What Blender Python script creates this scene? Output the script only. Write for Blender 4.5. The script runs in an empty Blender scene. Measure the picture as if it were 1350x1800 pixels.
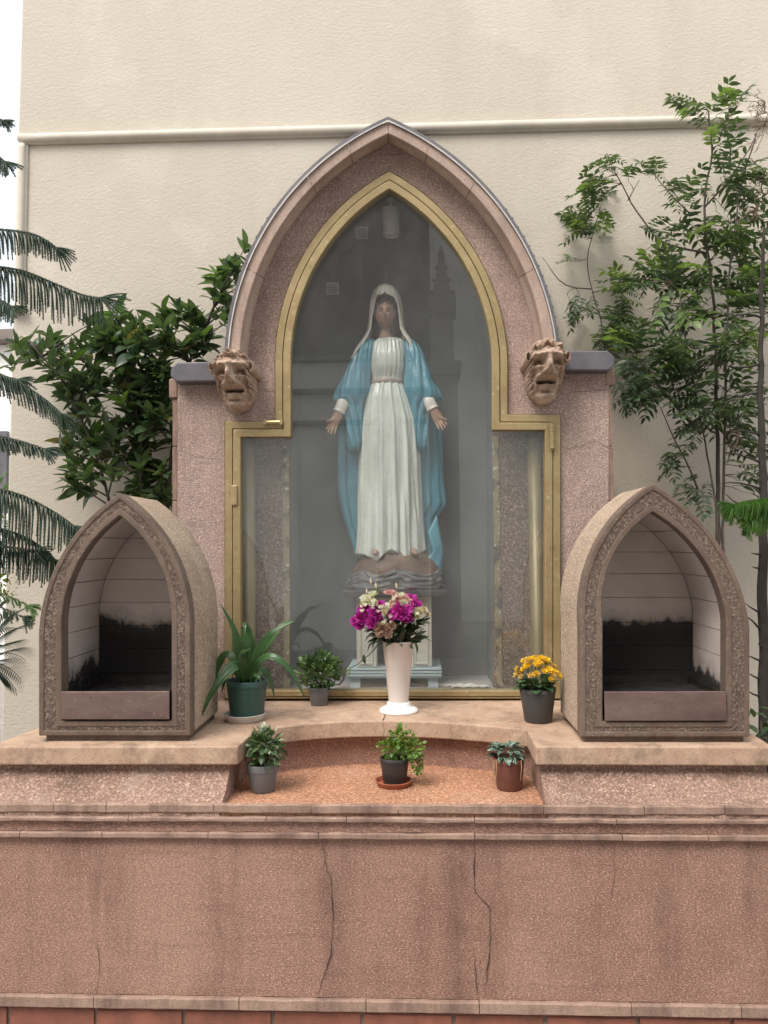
import bpy, bmesh, math, random
import numpy as np
from mathutils import Vector, Matrix, noise as mnoise

# ------------------------------------------------------------------ camera, sky, sun, exposure
SC = bpy.context.scene
COL = SC.collection
R = math.radians
FPX = 1352.0
CAM = Vector((0, 0, 1.68))
YAW, PITCH, ROLL = R(2.55), R(2.41), R(-0.65)
_f = Vector((-math.sin(YAW) * math.cos(PITCH), math.cos(YAW) * math.cos(PITCH), math.sin(PITCH)))
_r0 = _f.cross(Vector((0, 0, 1))).normalized()
_u0 = _r0.cross(_f)
_r = _r0 * math.cos(ROLL) + _u0 * math.sin(ROLL)
_u = _r.cross(_f)
cam_d = bpy.data.cameras.new('camera'); cam = bpy.data.objects.new('camera', cam_d); COL.objects.link(cam)
M3 = Matrix((_r, _u, -_f)).transposed()
cam.matrix_world = Matrix.Translation(CAM) @ M3.to_4x4()
cam_d.sensor_fit = 'HORIZONTAL'; cam_d.sensor_width = 36; cam_d.lens = 36 * FPX / 1350
cam_d.clip_start = 0.02; cam_d.clip_end = 2000
SC.camera = cam

SUN_DIR = Vector((-0.40, -0.58, 0.98)).normalized()        # towards the sun
world = bpy.data.worlds.new('World'); SC.world = world; world.use_nodes = True
wn = world.node_tree; bg = wn.nodes['Background']
sky = wn.nodes.new('ShaderNodeTexSky'); sky.sky_type = 'NISHITA'; sky.sun_disc = False
sky.sun_elevation = math.asin(SUN_DIR.z); sky.sun_rotation = math.atan2(SUN_DIR.x, SUN_DIR.y)
sky.air_density = 0.7; sky.dust_density = 9.0; sky.ozone_density = 0.6
hz = wn.nodes.new('ShaderNodeMixRGB'); hz.inputs[0].default_value = 0.62; hz.inputs[2].default_value = (7.2, 7.5, 7.7, 1)   # thin bright overcast, even over the whole sky
wn.links.new(sky.outputs[0], hz.inputs[1]); wn.links.new(hz.outputs[0], bg.inputs[0]); bg.inputs[1].default_value = 0.15
sd = bpy.data.lights.new('sun', 'SUN'); sd.energy = 1.5; sd.angle = R(24); sd.color = (1.0, 0.965, 0.91)
sun = bpy.data.objects.new('sun', sd); COL.objects.link(sun)
sun.rotation_euler = SUN_DIR.to_track_quat('Z', 'Y').to_euler()
sun.location = (-4, -4, 9)
SC.view_settings.view_transform = 'Standard'; SC.view_settings.look = 'None'
SC.view_settings.exposure = 0.66; SC.view_settings.gamma = 1.0; SC.view_settings.use_curve_mapping = False
SC.cycles.max_bounces = 8; SC.cycles.transparent_max_bounces = 16; SC.cycles.use_denoising = True

rnd = random.Random(7)
U = rnd.uniform

def at(px, py, Y):
    """the point of the plane y = Y seen at a place of the photograph"""
    d = M3 @ Vector(((px - 675) / FPX, (900 - py) / FPX, -1))
    return CAM + d * (Y / d.y)

def atz(px, py, z):
    d = M3 @ Vector(((px - 675) / FPX, (900 - py) / FPX, -1))
    return CAM + d * ((z - CAM.z) / d.z)

def ppm(Y):
    return FPX / Y

# ------------------------------------------------------------------ mesh helpers
WL = {}                                    # world location of every empty / object origin

class MB:
    def __init__(s): s.v = []; s.f = []
    def add(s, vs, fs):
        o = len(s.v); s.v.extend([tuple(v) for v in vs]); s.f.extend([tuple(i + o for i in f) for f in fs]); return s
    def box(s, a, b):
        x0, y0, z0 = [min(a[i], b[i]) for i in range(3)]; x1, y1, z1 = [max(a[i], b[i]) for i in range(3)]
        return s.add([(x0,y0,z0),(x1,y0,z0),(x1,y1,z0),(x0,y1,z0),(x0,y0,z1),(x1,y0,z1),(x1,y1,z1),(x0,y1,z1)],
                     [(0,3,2,1),(4,5,6,7),(0,1,5,4),(1,2,6,5),(2,3,7,6),(3,0,4,7)])
    def prism(s, xz, y0, y1):
        """outline in x,z (any winding) pushed from y0 (front) to y1"""
        n = len(xz)
        area = sum(xz[i][0] * xz[(i+1) % n][1] - xz[(i+1) % n][0] * xz[i][1] for i in range(n))
        if area < 0: xz = xz[::-1]
        vs = [(x, y0, z) for x, z in xz] + [(x, y1, z) for x, z in xz]
        fs = [tuple(range(n)), tuple(range(2*n-1, n-1, -1))]
        fs += [(i, i + n, (i+1) % n + n, (i+1) % n) for i in range(n)]
        return s.add(vs, fs)
    def slab(s, xy, z0, z1):
        n = len(xy)
        area = sum(xy[i][0] * xy[(i+1) % n][1] - xy[(i+1) % n][0] * xy[i][1] for i in range(n))
        if area < 0: xy = xy[::-1]
        vs = [(x, y, z1) for x, y in xy] + [(x, y, z0) for x, y in xy]
        fs = [tuple(range(n)), tuple(range(2*n-1, n-1, -1))]
        fs += [(i, i + n, (i+1) % n + n, (i+1) % n) for i in range(n)]
        return s.add(vs, fs)
    def loft(s, rings, closed=True, caps=True):
        n = len(rings[0]); o = len(s.v)
        for r in rings: s.v.extend([tuple(p) for p in r])
        m = n if closed else n - 1
        for i in range(len(rings) - 1):
            for j in range(m):
                a = o + i*n + j; b = o + i*n + (j+1) % n
                s.f.append((a, b, b + n, a + n))
        if caps and closed:
            s.f.append(tuple(o + j for j in range(n-1, -1, -1)))
            e = o + (len(rings)-1)*n
            s.f.append(tuple(e + j for j in range(n)))
        return s
    def lathe(s, c, prof, seg=32, cap=True):
        rings = [[(c[0] + r*math.cos(2*math.pi*j/seg), c[1] + r*math.sin(2*math.pi*j/seg), c[2] + z) for j in range(seg)] for r, z in prof]
        return s.loft(rings, True, cap)
    def tube(s, pts, rad, seg=6, caps=True):
        pts = [Vector(p) for p in pts]; n = len(pts)
        if not hasattr(rad, '__len__'): rad = [rad] * n
        up = Vector((0.31, 0.17, 0.93)); rings = []
        for i, p in enumerate(pts):
            t = (pts[min(i+1, n-1)] - pts[max(i-1, 0)])
            if t.length < 1e-9: t = Vector((0, 0, 1))
            t.normalize(); a = t.cross(up)
            if a.length < 1e-4: a = t.cross(Vector((1, 0, 0)))
            a.normalize(); b = t.cross(a)
            rings.append([p + (a*math.cos(2*math.pi*j/seg) + b*math.sin(2*math.pi*j/seg)) * rad[i] for j in range(seg)])
        return s.loft(rings, True, caps)
    def mesh(s, name, off=(0, 0, 0), smooth=False):
        me = bpy.data.meshes.new(name)
        me.from_pydata([(v[0]-off[0], v[1]-off[1], v[2]-off[2]) for v in s.v], [], s.f)
        me.update()
        if smooth: me.polygons.foreach_set('use_smooth', [True] * len(me.polygons))
        return me
    def build(s, name, mat, parent=None, smooth=False, bevel=0, seg=2, loc=None, angle=40, recalc=False):
        off = WL.get(parent.name if parent else None, Vector((0, 0, 0)))
        org = Vector(loc) if loc is not None else off
        me = s.mesh(name, org, smooth)
        if recalc:
            bm = bmesh.new(); bm.from_mesh(me); bmesh.ops.recalc_face_normals(bm, faces=bm.faces); bm.to_mesh(me); bm.free()
        me.materials.append(mat)
        o = bpy.data.objects.new(name, me); COL.objects.link(o)
        if parent: o.parent = parent
        o.location = org - off if parent else org
        WL[o.name] = org.copy()
        if bevel:
            m = o.modifiers.new('bevel', 'BEVEL'); m.width = bevel; m.segments = seg; m.limit_method = 'ANGLE'; m.angle_limit = R(angle)
        return o

def empty(name, loc, label=None, cat=None, group=None):
    o = bpy.data.objects.new(name, None); COL.objects.link(o); o.location = loc
    o.empty_display_size = 0.05
    WL[o.name] = Vector(loc); tag(o, label, cat, group); return o

def tag(o, label=None, cat=None, group=None, kind=None):
    if label: o['label'] = label
    if cat: o['category'] = cat
    if group: o['group'] = group
    if kind: o['kind'] = kind
    return o

def place(name, me, M, parent):
    """one more object that shares a mesh, at world matrix M, under parent"""
    o = bpy.data.objects.new(name, me); COL.objects.link(o); o.parent = parent
    o.matrix_basis = Matrix.Translation(-WL[parent.name]) @ M
    return o

def smooth_rows(keys, n, sm=2):
    """keys: rows (t, a, b, ...) -> n evenly spaced rows, slightly smoothed"""
    k = np.array(keys, float); t = np.linspace(k[0, 0], k[-1, 0], n)
    out = np.stack([np.interp(t, k[:, 0], k[:, i]) for i in range(k.shape[1])], 1)
    for _ in range(sm):
        o2 = out.copy(); o2[1:-1] = (out[:-2] + 2*out[1:-1] + out[2:]) / 4; out = o2
    out[:, 0] = t
    return out

def fbm(p, s=1.0, o=3):
    return mnoise.fractal(Vector(p) * s, 1.0, 2.0, o)

# ------------------------------------------------------------------ material helpers
class NT:
    def __init__(s, name):
        s.m = bpy.data.materials.new(name); s.m.use_nodes = True; s.t = s.m.node_tree
        s.b = s.t.nodes['Principled BSDF']; s.o = s.t.nodes['Material Output']; s._c = {}
    def n(s, typ, **kw):
        nd = s.t.nodes.new('ShaderNode' + typ)
        for k, v in kw.items(): setattr(nd, k, v)
        return nd
    def l(s, a, b): s.t.links.new(a, b)
    def coord(s, which='Object', scale=(1, 1, 1), loc=(0, 0, 0)):
        key = (which, tuple(scale), tuple(loc))
        if key in s._c: return s._c[key]
        if which == 'Position': src = s.n('NewGeometry').outputs['Position']
        else: src = s.n('TexCoord').outputs[which]
        mp = s.n('Mapping'); mp.inputs['Scale'].default_value = scale; mp.inputs['Location'].default_value = loc
        s.l(src, mp.inputs['Vector']); s._c[key] = mp.outputs[0]; return mp.outputs[0]
    def noise(s, scale, detail=4, rough=0.6, vec=None, dist=0.0):
        nd = s.n('TexNoise'); nd.inputs['Scale'].default_value = scale; nd.inputs['Detail'].default_value = detail
        nd.inputs['Roughness'].default_value = rough; nd.inputs['Distortion'].default_value = dist
        s.l(vec if vec is not None else s.coord('Position'), nd.inputs['Vector']); return nd.outputs[0]
    def voro(s, scale, vec=None, feat='F1'):
        nd = s.n('TexVoronoi', feature=feat); nd.inputs['Scale'].default_value = scale
        s.l(vec if vec is not None else s.coord('Position'), nd.inputs['Vector']); return nd.outputs['Distance']
    def ramp(s, fac, stops, interp='LINEAR'):
        nd = s.n('ValToRGB'); nd.color_ramp.interpolation = interp; e = nd.color_ramp.elements
        while len(e) < len(stops): e.new(0.5)
        for i, (p, c) in enumerate(stops):
            e[i].position = p; e[i].color = (c, c, c, 1) if not hasattr(c, '__len__') else (c[0], c[1], c[2], 1)
        s.l(fac, nd.inputs[0]); return nd.outputs[0]
    def mix(s, fac, a, b, typ='MIX'):
        nd = s.n('MixRGB', blend_type=typ)
        for i, x in ((0, fac), (1, a), (2, b)):
            if hasattr(x, 'links') or isinstance(x, bpy.types.NodeSocket): s.l(x, nd.inputs[i])
            elif i == 0: nd.inputs[0].default_value = x
            else: nd.inputs[i].default_value = (x, x, x, 1) if not hasattr(x, '__len__') else (x[0], x[1], x[2], 1)
        return nd.outputs[0]
    def math(s, op, a, b=None, clamp=False):
        nd = s.n('Math', operation=op); nd.use_clamp = clamp
        for i, x in ((0, a), (1, b)):
            if x is None: continue
            if isinstance(x, bpy.types.NodeSocket): s.l(x, nd.inputs[i])
            else: nd.inputs[i].default_value = x
        return nd.outputs[0]
    def sep(s, vec, ax):
        nd = s.n('SeparateXYZ'); s.l(vec, nd.inputs[0]); return nd.outputs[ax]
    def bump(s, h, strength=0.5, dist=0.01, prev=None):
        nd = s.n('Bump'); nd.inputs['Strength'].default_value = strength; nd.inputs['Distance'].default_value = dist
        s.l(h, nd.inputs['Height'])
        if prev is not None: s.l(prev, nd.inputs['Normal'])
        return nd.outputs[0]
    def fin(s, col=None, rough=0.8, nrm=None, metal=0, spec=0.5, coat=0, coat_r=0.1):
        def put(k, x):
            if x is None: return
            i = s.b.inputs[k]
            if isinstance(x, bpy.types.NodeSocket): s.l(x, i)
            elif hasattr(x, '__len__'): i.default_value = (x[0], x[1], x[2], 1)
            else: i.default_value = x
        put('Base Color', col); put('Roughness', rough); put('Metallic', metal); put('Normal', nrm)
        put('Specular IOR Level', spec); put('Coat Weight', coat); put('Coat Roughness', coat_r)
        return s.m

def roughcast(name, c_lo, c_hi, fine=95, strength=0.9, dist=0.012, stretch=2.0, stain=0.5, stain_col=(0.10, 0.06, 0.045), wash=0.0, sparkle=0.38):
    t = NT(name)
    v = t.coord('Position', (1, 1, stretch))
    g = t.noise(fine, 3, 0.65, v); g2 = t.noise(fine * 2.4, 2, 0.6, v)
    grit = t.math('ADD', t.math('MULTIPLY', g, 0.65), t.math('MULTIPLY', g2, 0.35))
    big = t.noise(2.2, 5, 0.6); mid = t.noise(9, 4, 0.6)
    base = t.mix(t.ramp(big, [(0.3, 0), (0.7, 1)]), c_lo, c_hi)
    blot = t.noise(1.1, 7, 0.72, t.coord('Position', (1, 1, 1), (2.7, 0.4, 1.9)))
    base = t.mix(t.ramp(blot, [(0.48, 0), (0.66, 0.55)]), base, [c * k for c, k in zip(c_lo, (0.62, 0.56, 0.52))])
    band = t.noise(16, 4, 0.6, t.coord('Position', (0.25, 0.25, 2.2)))
    base = t.mix(t.ramp(band, [(0.5, 0), (0.72, 0.35)]), base, [c * 0.6 for c in c_lo])
    base = t.mix(t.ramp(grit, [(0.37, 0.7), (0.49, 0)]), base, [c * 0.42 for c in c_lo])  # pits of the grit darkened in colour, standing in for relief shade
    base = t.mix(t.ramp(grit, [(0.52, 0), (0.64, sparkle * 2)]), base, [min(1, c * 1.8 + 0.10) for c in c_hi])
    # rain streaks and dirt of their own shape
    streak = t.noise(5.5, 5, 0.62, t.coord('Position', (1, 1, 0.10)))
    sm = t.math('MULTIPLY', t.ramp(streak, [(0.50, 0), (0.68, 1)]), t.ramp(mid, [(0.35, 0.2), (0.7, 1)]))
    base = t.mix(t.math('MULTIPLY', sm, stain), base, stain_col)
    if wash:
        base = t.mix(t.math('MULTIPLY', t.ramp(t.noise(3.3, 6, 0.7), [(0.55, 0), (0.75, 1)]), wash), base, (0.55, 0.47, 0.40))
    return t.fin(base, 0.85, t.bump(grit, strength, dist), spec=0.35)

def trimstone(name, c_lo, c_hi, stain=0.45):
    t = NT(name)
    a = t.noise(14, 6, 0.65); b = t.noise(170, 2, 0.6); c = t.noise(3, 4, 0.6)
    base = t.mix(t.ramp(a, [(0.3, 0), (0.72, 1)]), c_lo, c_hi)
    base = t.mix(t.ramp(b, [(0.30, 0.6), (0.42, 0)]), base, [x * 0.4 for x in c_lo])
    base = t.mix(t.ramp(b, [(0.62, 0), (0.75, 0.5)]), base, (0.6, 0.5, 0.42))
    s = t.math('MULTIPLY', t.ramp(t.noise(7, 6, 0.7, t.coord('Position', (1, 1, 0.3))), [(0.46, 0), (0.68, 1)]), stain)
    base = t.mix(s, base, (0.11, 0.07, 0.055))
    return t.fin(base, 0.8, t.bump(t.math('ADD', a, t.math('MULTIPLY', b, 0.5)), 0.35, 0.006), spec=0.35)

def plain(name, col, rough=0.6, var=0.15, scale=20, bump=0.0, metal=0, coat=0, spec=0.5, dirt=0.0, dirt_col=(0.08, 0.07, 0.06)):
    t = NT(name); a = t.noise(scale, 5, 0.6)
    base = t.mix(t.ramp(a, [(0.3, 0), (0.7, 1)]), [c * (1 - var) for c in col], [min(1, c * (1 + var)) for c in col])
    if dirt: base = t.mix(t.math('MULTIPLY', t.ramp(t.noise(scale * 0.6, 6, 0.7), [(0.5, 0), (0.72, 1)]), dirt), base, dirt_col)
    return t.fin(base, rough, t.bump(t.noise(scale * 6, 3), bump, 0.004) if bump else None, metal, spec, coat)

def leafmat(name, c1, c2, trans=0.3, rough=0.4, scale=9, spec=0.5):
    t = NT(name)
    a = t.noise(scale, 3, 0.6); b = t.noise(70, 2)
    col = t.mix(t.ramp(a, [(0.35, 0), (0.65, 1)]), c1, c2)
    col = t.mix(t.ramp(b, [(0.4, 0.25), (0.6, 0)]), col, [c * 0.6 for c in c1])
    t.fin(col, rough, spec=spec)
    tr = t.n('BsdfTranslucent'); t.l(t.mix(1.0, col, (1.3, 1.35, 0.6), 'MULTIPLY'), tr.inputs[0])
    mx = t.n('MixShader'); mx.inputs[0].default_value = trans
    t.l(t.b.outputs[0], mx.inputs[1]); t.l(tr.outputs[0], mx.inputs[2]); t.l(mx.outputs[0], t.o.inputs[0])
    return t.m

# ------------------------------------------------------------------ materials
m_pink = roughcast('roughcast_pink', (0.37, 0.21, 0.16), (0.47, 0.285, 0.22), fine=150, stain=0.75, stretch=1.9)
m_pink_up = roughcast('roughcast_shrine', (0.40, 0.29, 0.25), (0.49, 0.37, 0.325), fine=140, stain=0.4, stretch=1.5)
m_plinth = roughcast('roughcast_plinth', (0.30, 0.19, 0.145), (0.42, 0.28, 0.22), fine=120, strength=1.0, stretch=0.8, stain=0.6, wash=0.45)
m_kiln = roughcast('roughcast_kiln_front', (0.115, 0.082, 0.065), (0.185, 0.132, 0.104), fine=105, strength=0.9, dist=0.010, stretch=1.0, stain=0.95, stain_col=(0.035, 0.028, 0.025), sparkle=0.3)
m_kiln_top = roughcast('roughcast_kiln_vault', (0.42, 0.315, 0.23), (0.54, 0.42, 0.315), fine=150, stretch=1.0, stain=0.4, wash=0.2)  # tan vault, its colour also lightened for the light from above
m_kiln_trim = trimstone('kiln_margin_stone', (0.115, 0.084, 0.066), (0.195, 0.142, 0.11), 1.0)
m_trim = trimstone('smooth_margin_stone', (0.27, 0.178, 0.138), (0.40, 0.275, 0.215), 0.85)
m_hood = trimstone('hood_stone', (0.38, 0.285, 0.235), (0.47, 0.36, 0.30), 0.4)
m_grit = roughcast('orange_grit_bed', (0.42, 0.20, 0.115), (0.52, 0.28, 0.17), fine=110, stretch=1.0, stain=0.2, wash=0.35)

def shelf_material():
    t = NT('worn_shelf_stone')
    a = t.noise(5, 7, 0.7, dist=0.6); b = t.noise(130, 3, 0.6); c = t.noise(16, 6, 0.7)
    base = t.mix(t.ramp(a, [(0.3, 0), (0.68, 1)]), (0.37, 0.235, 0.165), (0.53, 0.39, 0.28))
    base = t.mix(t.ramp(c, [(0.55, 0), (0.75, 0.7)]), base, (0.62, 0.51, 0.38))
    base = t.mix(t.ramp(b, [(0.32, 0.5), (0.44, 0)]), base, (0.15, 0.09, 0.06))
    base = t.mix(t.math('MULTIPLY', t.ramp(t.noise(8, 6, 0.75, t.coord('Position', (1, 1, 1), (3, 1, 0))), [(0.50, 0), (0.66, 1)]), 0.7), base, (0.17, 0.115, 0.08))
    return t.fin(base, 0.75, t.bump(t.math('ADD', c, t.math('MULTIPLY', b, 0.4)), 0.35, 0.006), spec=0.4)
m_shelf = shelf_material()

def cream_wall():
    t = NT('cream_render')
    v = t.coord('Position', (1, 1, 1.35))
    g = t.noise(48, 4, 0.62, v, 0.4); g2 = t.noise(120, 2, 0.6, v)
    h = t.math('ADD', t.math('MULTIPLY', g, 0.75), t.math('MULTIPLY', g2, 0.25))
    big = t.noise(0.9, 5, 0.6); col = t.mix(t.ramp(big, [(0.3, 0), (0.7, 1)]), (0.53, 0.485, 0.405), (0.59, 0.545, 0.47))
    st = t.noise(3.0, 6, 0.65, t.coord('Position', (1, 1, 0.12)))
    col = t.mix(t.math('MULTIPLY', t.ramp(st, [(0.52, 0), (0.75, 1)]), 0.22), col, (0.40, 0.36, 0.30))
    pat = t.math('MULTIPLY', t.ramp(t.noise(1.3, 4, 0.55, t.coord('Position', (1, 1, 1), (5, 2, 1))), [(0.55, 0), (0.6, 1)]), 0.14)
    col = t.mix(pat, col, (0.78, 0.72, 0.63))
    return t.fin(col, 0.85, t.bump(h, 0.5, 0.010), spec=0.3)
m_cream = cream_wall()
m_cream_trim = plain('cream_moulding_paint', (0.64, 0.59, 0.50), 0.65, 0.06, 6, dirt=0.4, dirt_col=(0.4, 0.35, 0.29))
m_lead = plain('grey_lead', (0.13, 0.125, 0.135), 0.5, 0.25, 12, bump=0.15, metal=0.25, dirt=0.3, dirt_col=(0.25, 0.24, 0.24))
m_slate = plain('dark_slate_cap', (0.105, 0.10, 0.115), 0.55, 0.25, 9, bump=0.2, dirt=0.3, dirt_col=(0.22, 0.21, 0.21))

def gold_material():
    t = NT('aged_gold_paint')
    a = t.noise(7, 5, 0.65); b = t.noise(60, 4, 0.65)
    col = t.mix(t.ramp(a, [(0.3, 0), (0.7, 1)]), (0.28, 0.21, 0.10), (0.40, 0.315, 0.17))
    col = t.mix(t.ramp(b, [(0.60, 0), (0.72, 0.7)]), col, (0.62, 0.52, 0.33))
    col = t.mix(t.ramp(t.noise(16, 6, 0.75), [(0.58, 0), (0.72, 0.75)]), col, (0.17, 0.115, 0.05))
    return t.fin(col, t.ramp(b, [(0.3, 0.38), (0.7, 0.6)]), t.bump(b, 0.2, 0.003), 0.35)
m_gold = gold_material()
m_gap = plain('dark_gap', (0.03, 0.026, 0.02), 0.9, 0.1)
m_crack = plain('crack_shadow_line', (0.06, 0.038, 0.03), 0.95, 0.3, 60)
m_niche = plain('grey_niche_plaster', (0.15, 0.168, 0.17), 0.75, 0.14, 5, bump=0.2, dirt=0.25, dirt_col=(0.16, 0.17, 0.17))

def jamb_material():
    t = NT('flaking_jamb_paint')
    a = t.noise(26, 6, 0.75); b = t.noise(90, 3)
    col = t.mix(t.ramp(a, [(0.57, 0), (0.62, 1)]), (0.23, 0.19, 0.12), (0.58, 0.57, 0.53))
    col = t.mix(t.ramp(t.noise(12, 4), [(0.40, 1), (0.5, 0)]), col, (0.05, 0.045, 0.04))
    return t.fin(col, 0.8, t.bump(a, 0.6, 0.01))
m_flake = jamb_material()

def glass_material():
    t = NT('dusty_glass')
    tr = t.n('BsdfTransparent'); tr.inputs[0].default_value = (0.97, 0.98, 0.975, 1)
    gl = t.n('BsdfGlossy'); gl.inputs['Roughness'].default_value = 0.0; gl.inputs[0].default_value = (1, 1, 1, 1)
    lw = t.n('LayerWeight'); fac = t.math('ADD', t.math('MULTIPLY', t.math('POWER', lw.outputs['Facing'], 5.0), 0.93), 0.062, True)   # Schlick, per surface
    mx = t.n('MixShader'); t.l(fac, mx.inputs[0]); t.l(tr.outputs[0], mx.inputs[1]); t.l(gl.outputs[0], mx.inputs[2])
    df = t.n('BsdfDiffuse'); df.inputs[0].default_value = (0.62, 0.64, 0.63, 1)
    dust = t.noise(2.6, 6, 0.65); sp = t.noise(90, 3, 0.7)
    sm = t.noise(5, 5, 0.7, t.coord('Position', (1, 1, 0.25)))
    f = t.math('ADD', t.ramp(dust, [(0.3, 0.022), (0.75, 0.050)]), t.ramp(sp, [(0.66, 0.0), (0.78, 0.12)]))
    f = t.math('ADD', f, t.ramp(sm, [(0.5, 0.0), (0.8, 0.03)]), True)
    m2 = t.n('MixShader'); t.l(f, m2.inputs[0]); t.l(mx.outputs[0], m2.inputs[1]); t.l(df.outputs[0], m2.inputs[2])
    t.l(m2.outputs[0], t.o.inputs[0]); return t.m
m_glass = glass_material()

def paintstatue(name, c, grime, gl=0.28, amt=0.5):
    t = NT(name)
    a = t.noise(10, 6, 0.7, t.coord('Position', (1, 1, 0.3))); b = t.noise(45, 4, 0.6)
    col = t.mix(t.math('MULTIPLY', t.ramp(a, [(0.42, 0), (0.72, 1)]), amt), c, grime)
    col = t.mix(t.ramp(b, [(0.62, 0), (0.74, 0.35)]), col, [x * 0.55 for x in c])
    return t.fin(col, t.ramp(b, [(0.3, gl), (0.7, gl + 0.2)]), t.bump(b, 0.08, 0.003), spec=0.5, coat=0.4, coat_r=0.2)
m_white = paintstatue('statue_white_gloss', (0.66, 0.70, 0.66), (0.36, 0.36, 0.32), 0.2, 0.7)
m_veil = paintstatue('statue_veil_cream', (0.72, 0.69, 0.64), (0.40, 0.36, 0.31), 0.35)
m_blue = paintstatue('statue_blue', (0.095, 0.30, 0.40), (0.05, 0.18, 0.26), 0.3, 0.7)
m_skin = paintstatue('statue_skin', (0.36, 0.21, 0.15), (0.20, 0.115, 0.085), 0.5, 0.6)
m_hair = plain('statue_hair', (0.05, 0.032, 0.028), 0.5, 0.3, 40)
m_lip = plain('statue_lip', (0.28, 0.08, 0.07), 0.5)
m_eye = plain('statue_eye', (0.09, 0.06, 0.05), 0.4)

def globe_material():
    t = NT('painted_globe')
    a = t.noise(6, 6, 0.7, t.coord('Position', (1, 1, 3.5)), 0.5); b = t.noise(3.0, 3, 0.5, t.coord('Position', (1, 1, 1), (4.3, 0, 0)))
    col = t.mix(t.ramp(a, [(0.35, 0), (0.65, 1)]), (0.075, 0.045, 0.03), (0.20, 0.125, 0.085))
    col = t.mix(t.ramp(b, [(0.56, 0), (0.60, 1)]), col, (0.10, 0.28, 0.33))
    return t.fin(col, 0.5, t.bump(a, 0.5, 0.01))
m_globe = globe_material()
m_cloud = plain('grey_cloud_carving', (0.12, 0.12, 0.122), 0.55, 0.6, 14, bump=0.4, dirt=0.4, dirt_col=(0.05, 0.05, 0.05))
m_board = plain('chipped_black_board', (0.035, 0.033, 0.033), 0.5, 0.2, 20, dirt=0.15, dirt_col=(0.4, 0.38, 0.35))
m_ped = plain('aged_white_pedestal', (0.50, 0.48, 0.42), 0.65, 0.12, 8, bump=0.15, dirt=0.3, dirt_col=(0.28, 0.25, 0.2))
m_bench = plain('pale_blue_paint', (0.42, 0.53, 0.58), 0.5, 0.1, 10, dirt=0.25, dirt_col=(0.25, 0.28, 0.3))

def lion_material():
    t = NT('weathered_lion_stone')
    a = t.noise(30, 6, 0.7); b = t.noise(140, 3)
    lz = t.noise(13, 6, 0.7)
    col = t.mix(t.ramp(a, [(0.3, 0), (0.7, 1)]), (0.27, 0.18, 0.135), (0.46, 0.33, 0.25))
    lich = t.math('MULTIPLY', t.ramp(lz, [(0.45, 0), (0.62, 1)]), t.ramp(a, [(0.35, 0.2), (0.6, 1)]))
    col = t.mix(t.math('MULTIPLY', lich, 0.55), col, (0.58, 0.50, 0.38))
    col = t.mix(t.ramp(b, [(0.3, 0.6), (0.42, 0)]), col, (0.08, 0.05, 0.04))
    return t.fin(col, 0.8, t.bump(t.math('ADD', a, t.math('MULTIPLY', b, 0.5)), 0.4, 0.006))
m_lion = lion_material()

def kiln_tile(name, zc, amp, base=(0.64, 0.56, 0.51), side=0.0):
    """glazed panels; soot of its own ragged shape below the height zc"""
    t = NT(name)
    p = t.coord('Position'); z = t.sep(p, 2)
    a = t.noise(13, 6, 0.75, t.coord('Position', (1, 1, 0.9)), 0.5); b = t.noise(60, 4, 0.7)
    pl = t.noise(3.2, 4, 0.55, t.coord('Position', (1, 1, 0.5)))
    h = t.math('ADD', z, t.math('MULTIPLY', t.math('SUBTRACT', pl, 0.5), amp * 2.2))
    h = t.math('ADD', h, t.math('MULTIPLY', t.math('SUBTRACT', a, 0.5), amp * 0.9))
    h = t.math('ADD', h, t.math('MULTIPLY', t.math('SUBTRACT', b, 0.5), amp * 0.4))
    soot = t.ramp(t.math('MULTIPLY', t.math('SUBTRACT', t.math('ADD', h, 0.06), zc), 8.0, True), [(0.0, 1), (0.40, 0.97), (0.60, 0.35), (1.0, 0.04)])
    col = t.mix(t.ramp(t.noise(6, 5, 0.65), [(0.3, 0), (0.7, 1)]), [c * 0.82 for c in base], base)
    col = t.mix(t.ramp(t.noise(34, 6, 0.8), [(0.62, 0), (0.70, 0.8)]), col, (0.10, 0.08, 0.07))
    col = t.mix(soot, col, (0.012, 0.011, 0.011))
    return t.fin(col, t.mix(soot, 0.4, 0.85), t.bump(b, 0.1, 0.003))

def tray_material():
    t = NT('stained_steel_tray')
    a = t.noise(9, 6, 0.7, t.coord('Position', (0.4, 1, 1))); b = t.noise(120, 2, 0.6)
    col = t.mix(t.ramp(a, [(0.3, 0), (0.7, 1)]), (0.13, 0.085, 0.075), (0.25, 0.175, 0.155))
    col = t.mix(t.ramp(b, [(0.68, 0), (0.74, 0.8)]), col, (0.6, 0.55, 0.52))
    col = t.mix(t.ramp(t.noise(14, 6, 0.8), [(0.6, 0), (0.72, 0.7)]), col, (0.05, 0.04, 0.035))
    return t.fin(col, 0.42, t.bump(a, 0.05, 0.003), 0.45)
m_tray = tray_material()
m_tray_in = plain('sooty_steel', (0.035, 0.03, 0.028), 0.5, 0.4, 25, metal=0.4, dirt=0.3, dirt_col=(0.12, 0.10, 0.09))
m_soot = plain('sooty_ash', (0.016, 0.015, 0.015), 0.7, 0.4, 40, bump=0.4)

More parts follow.
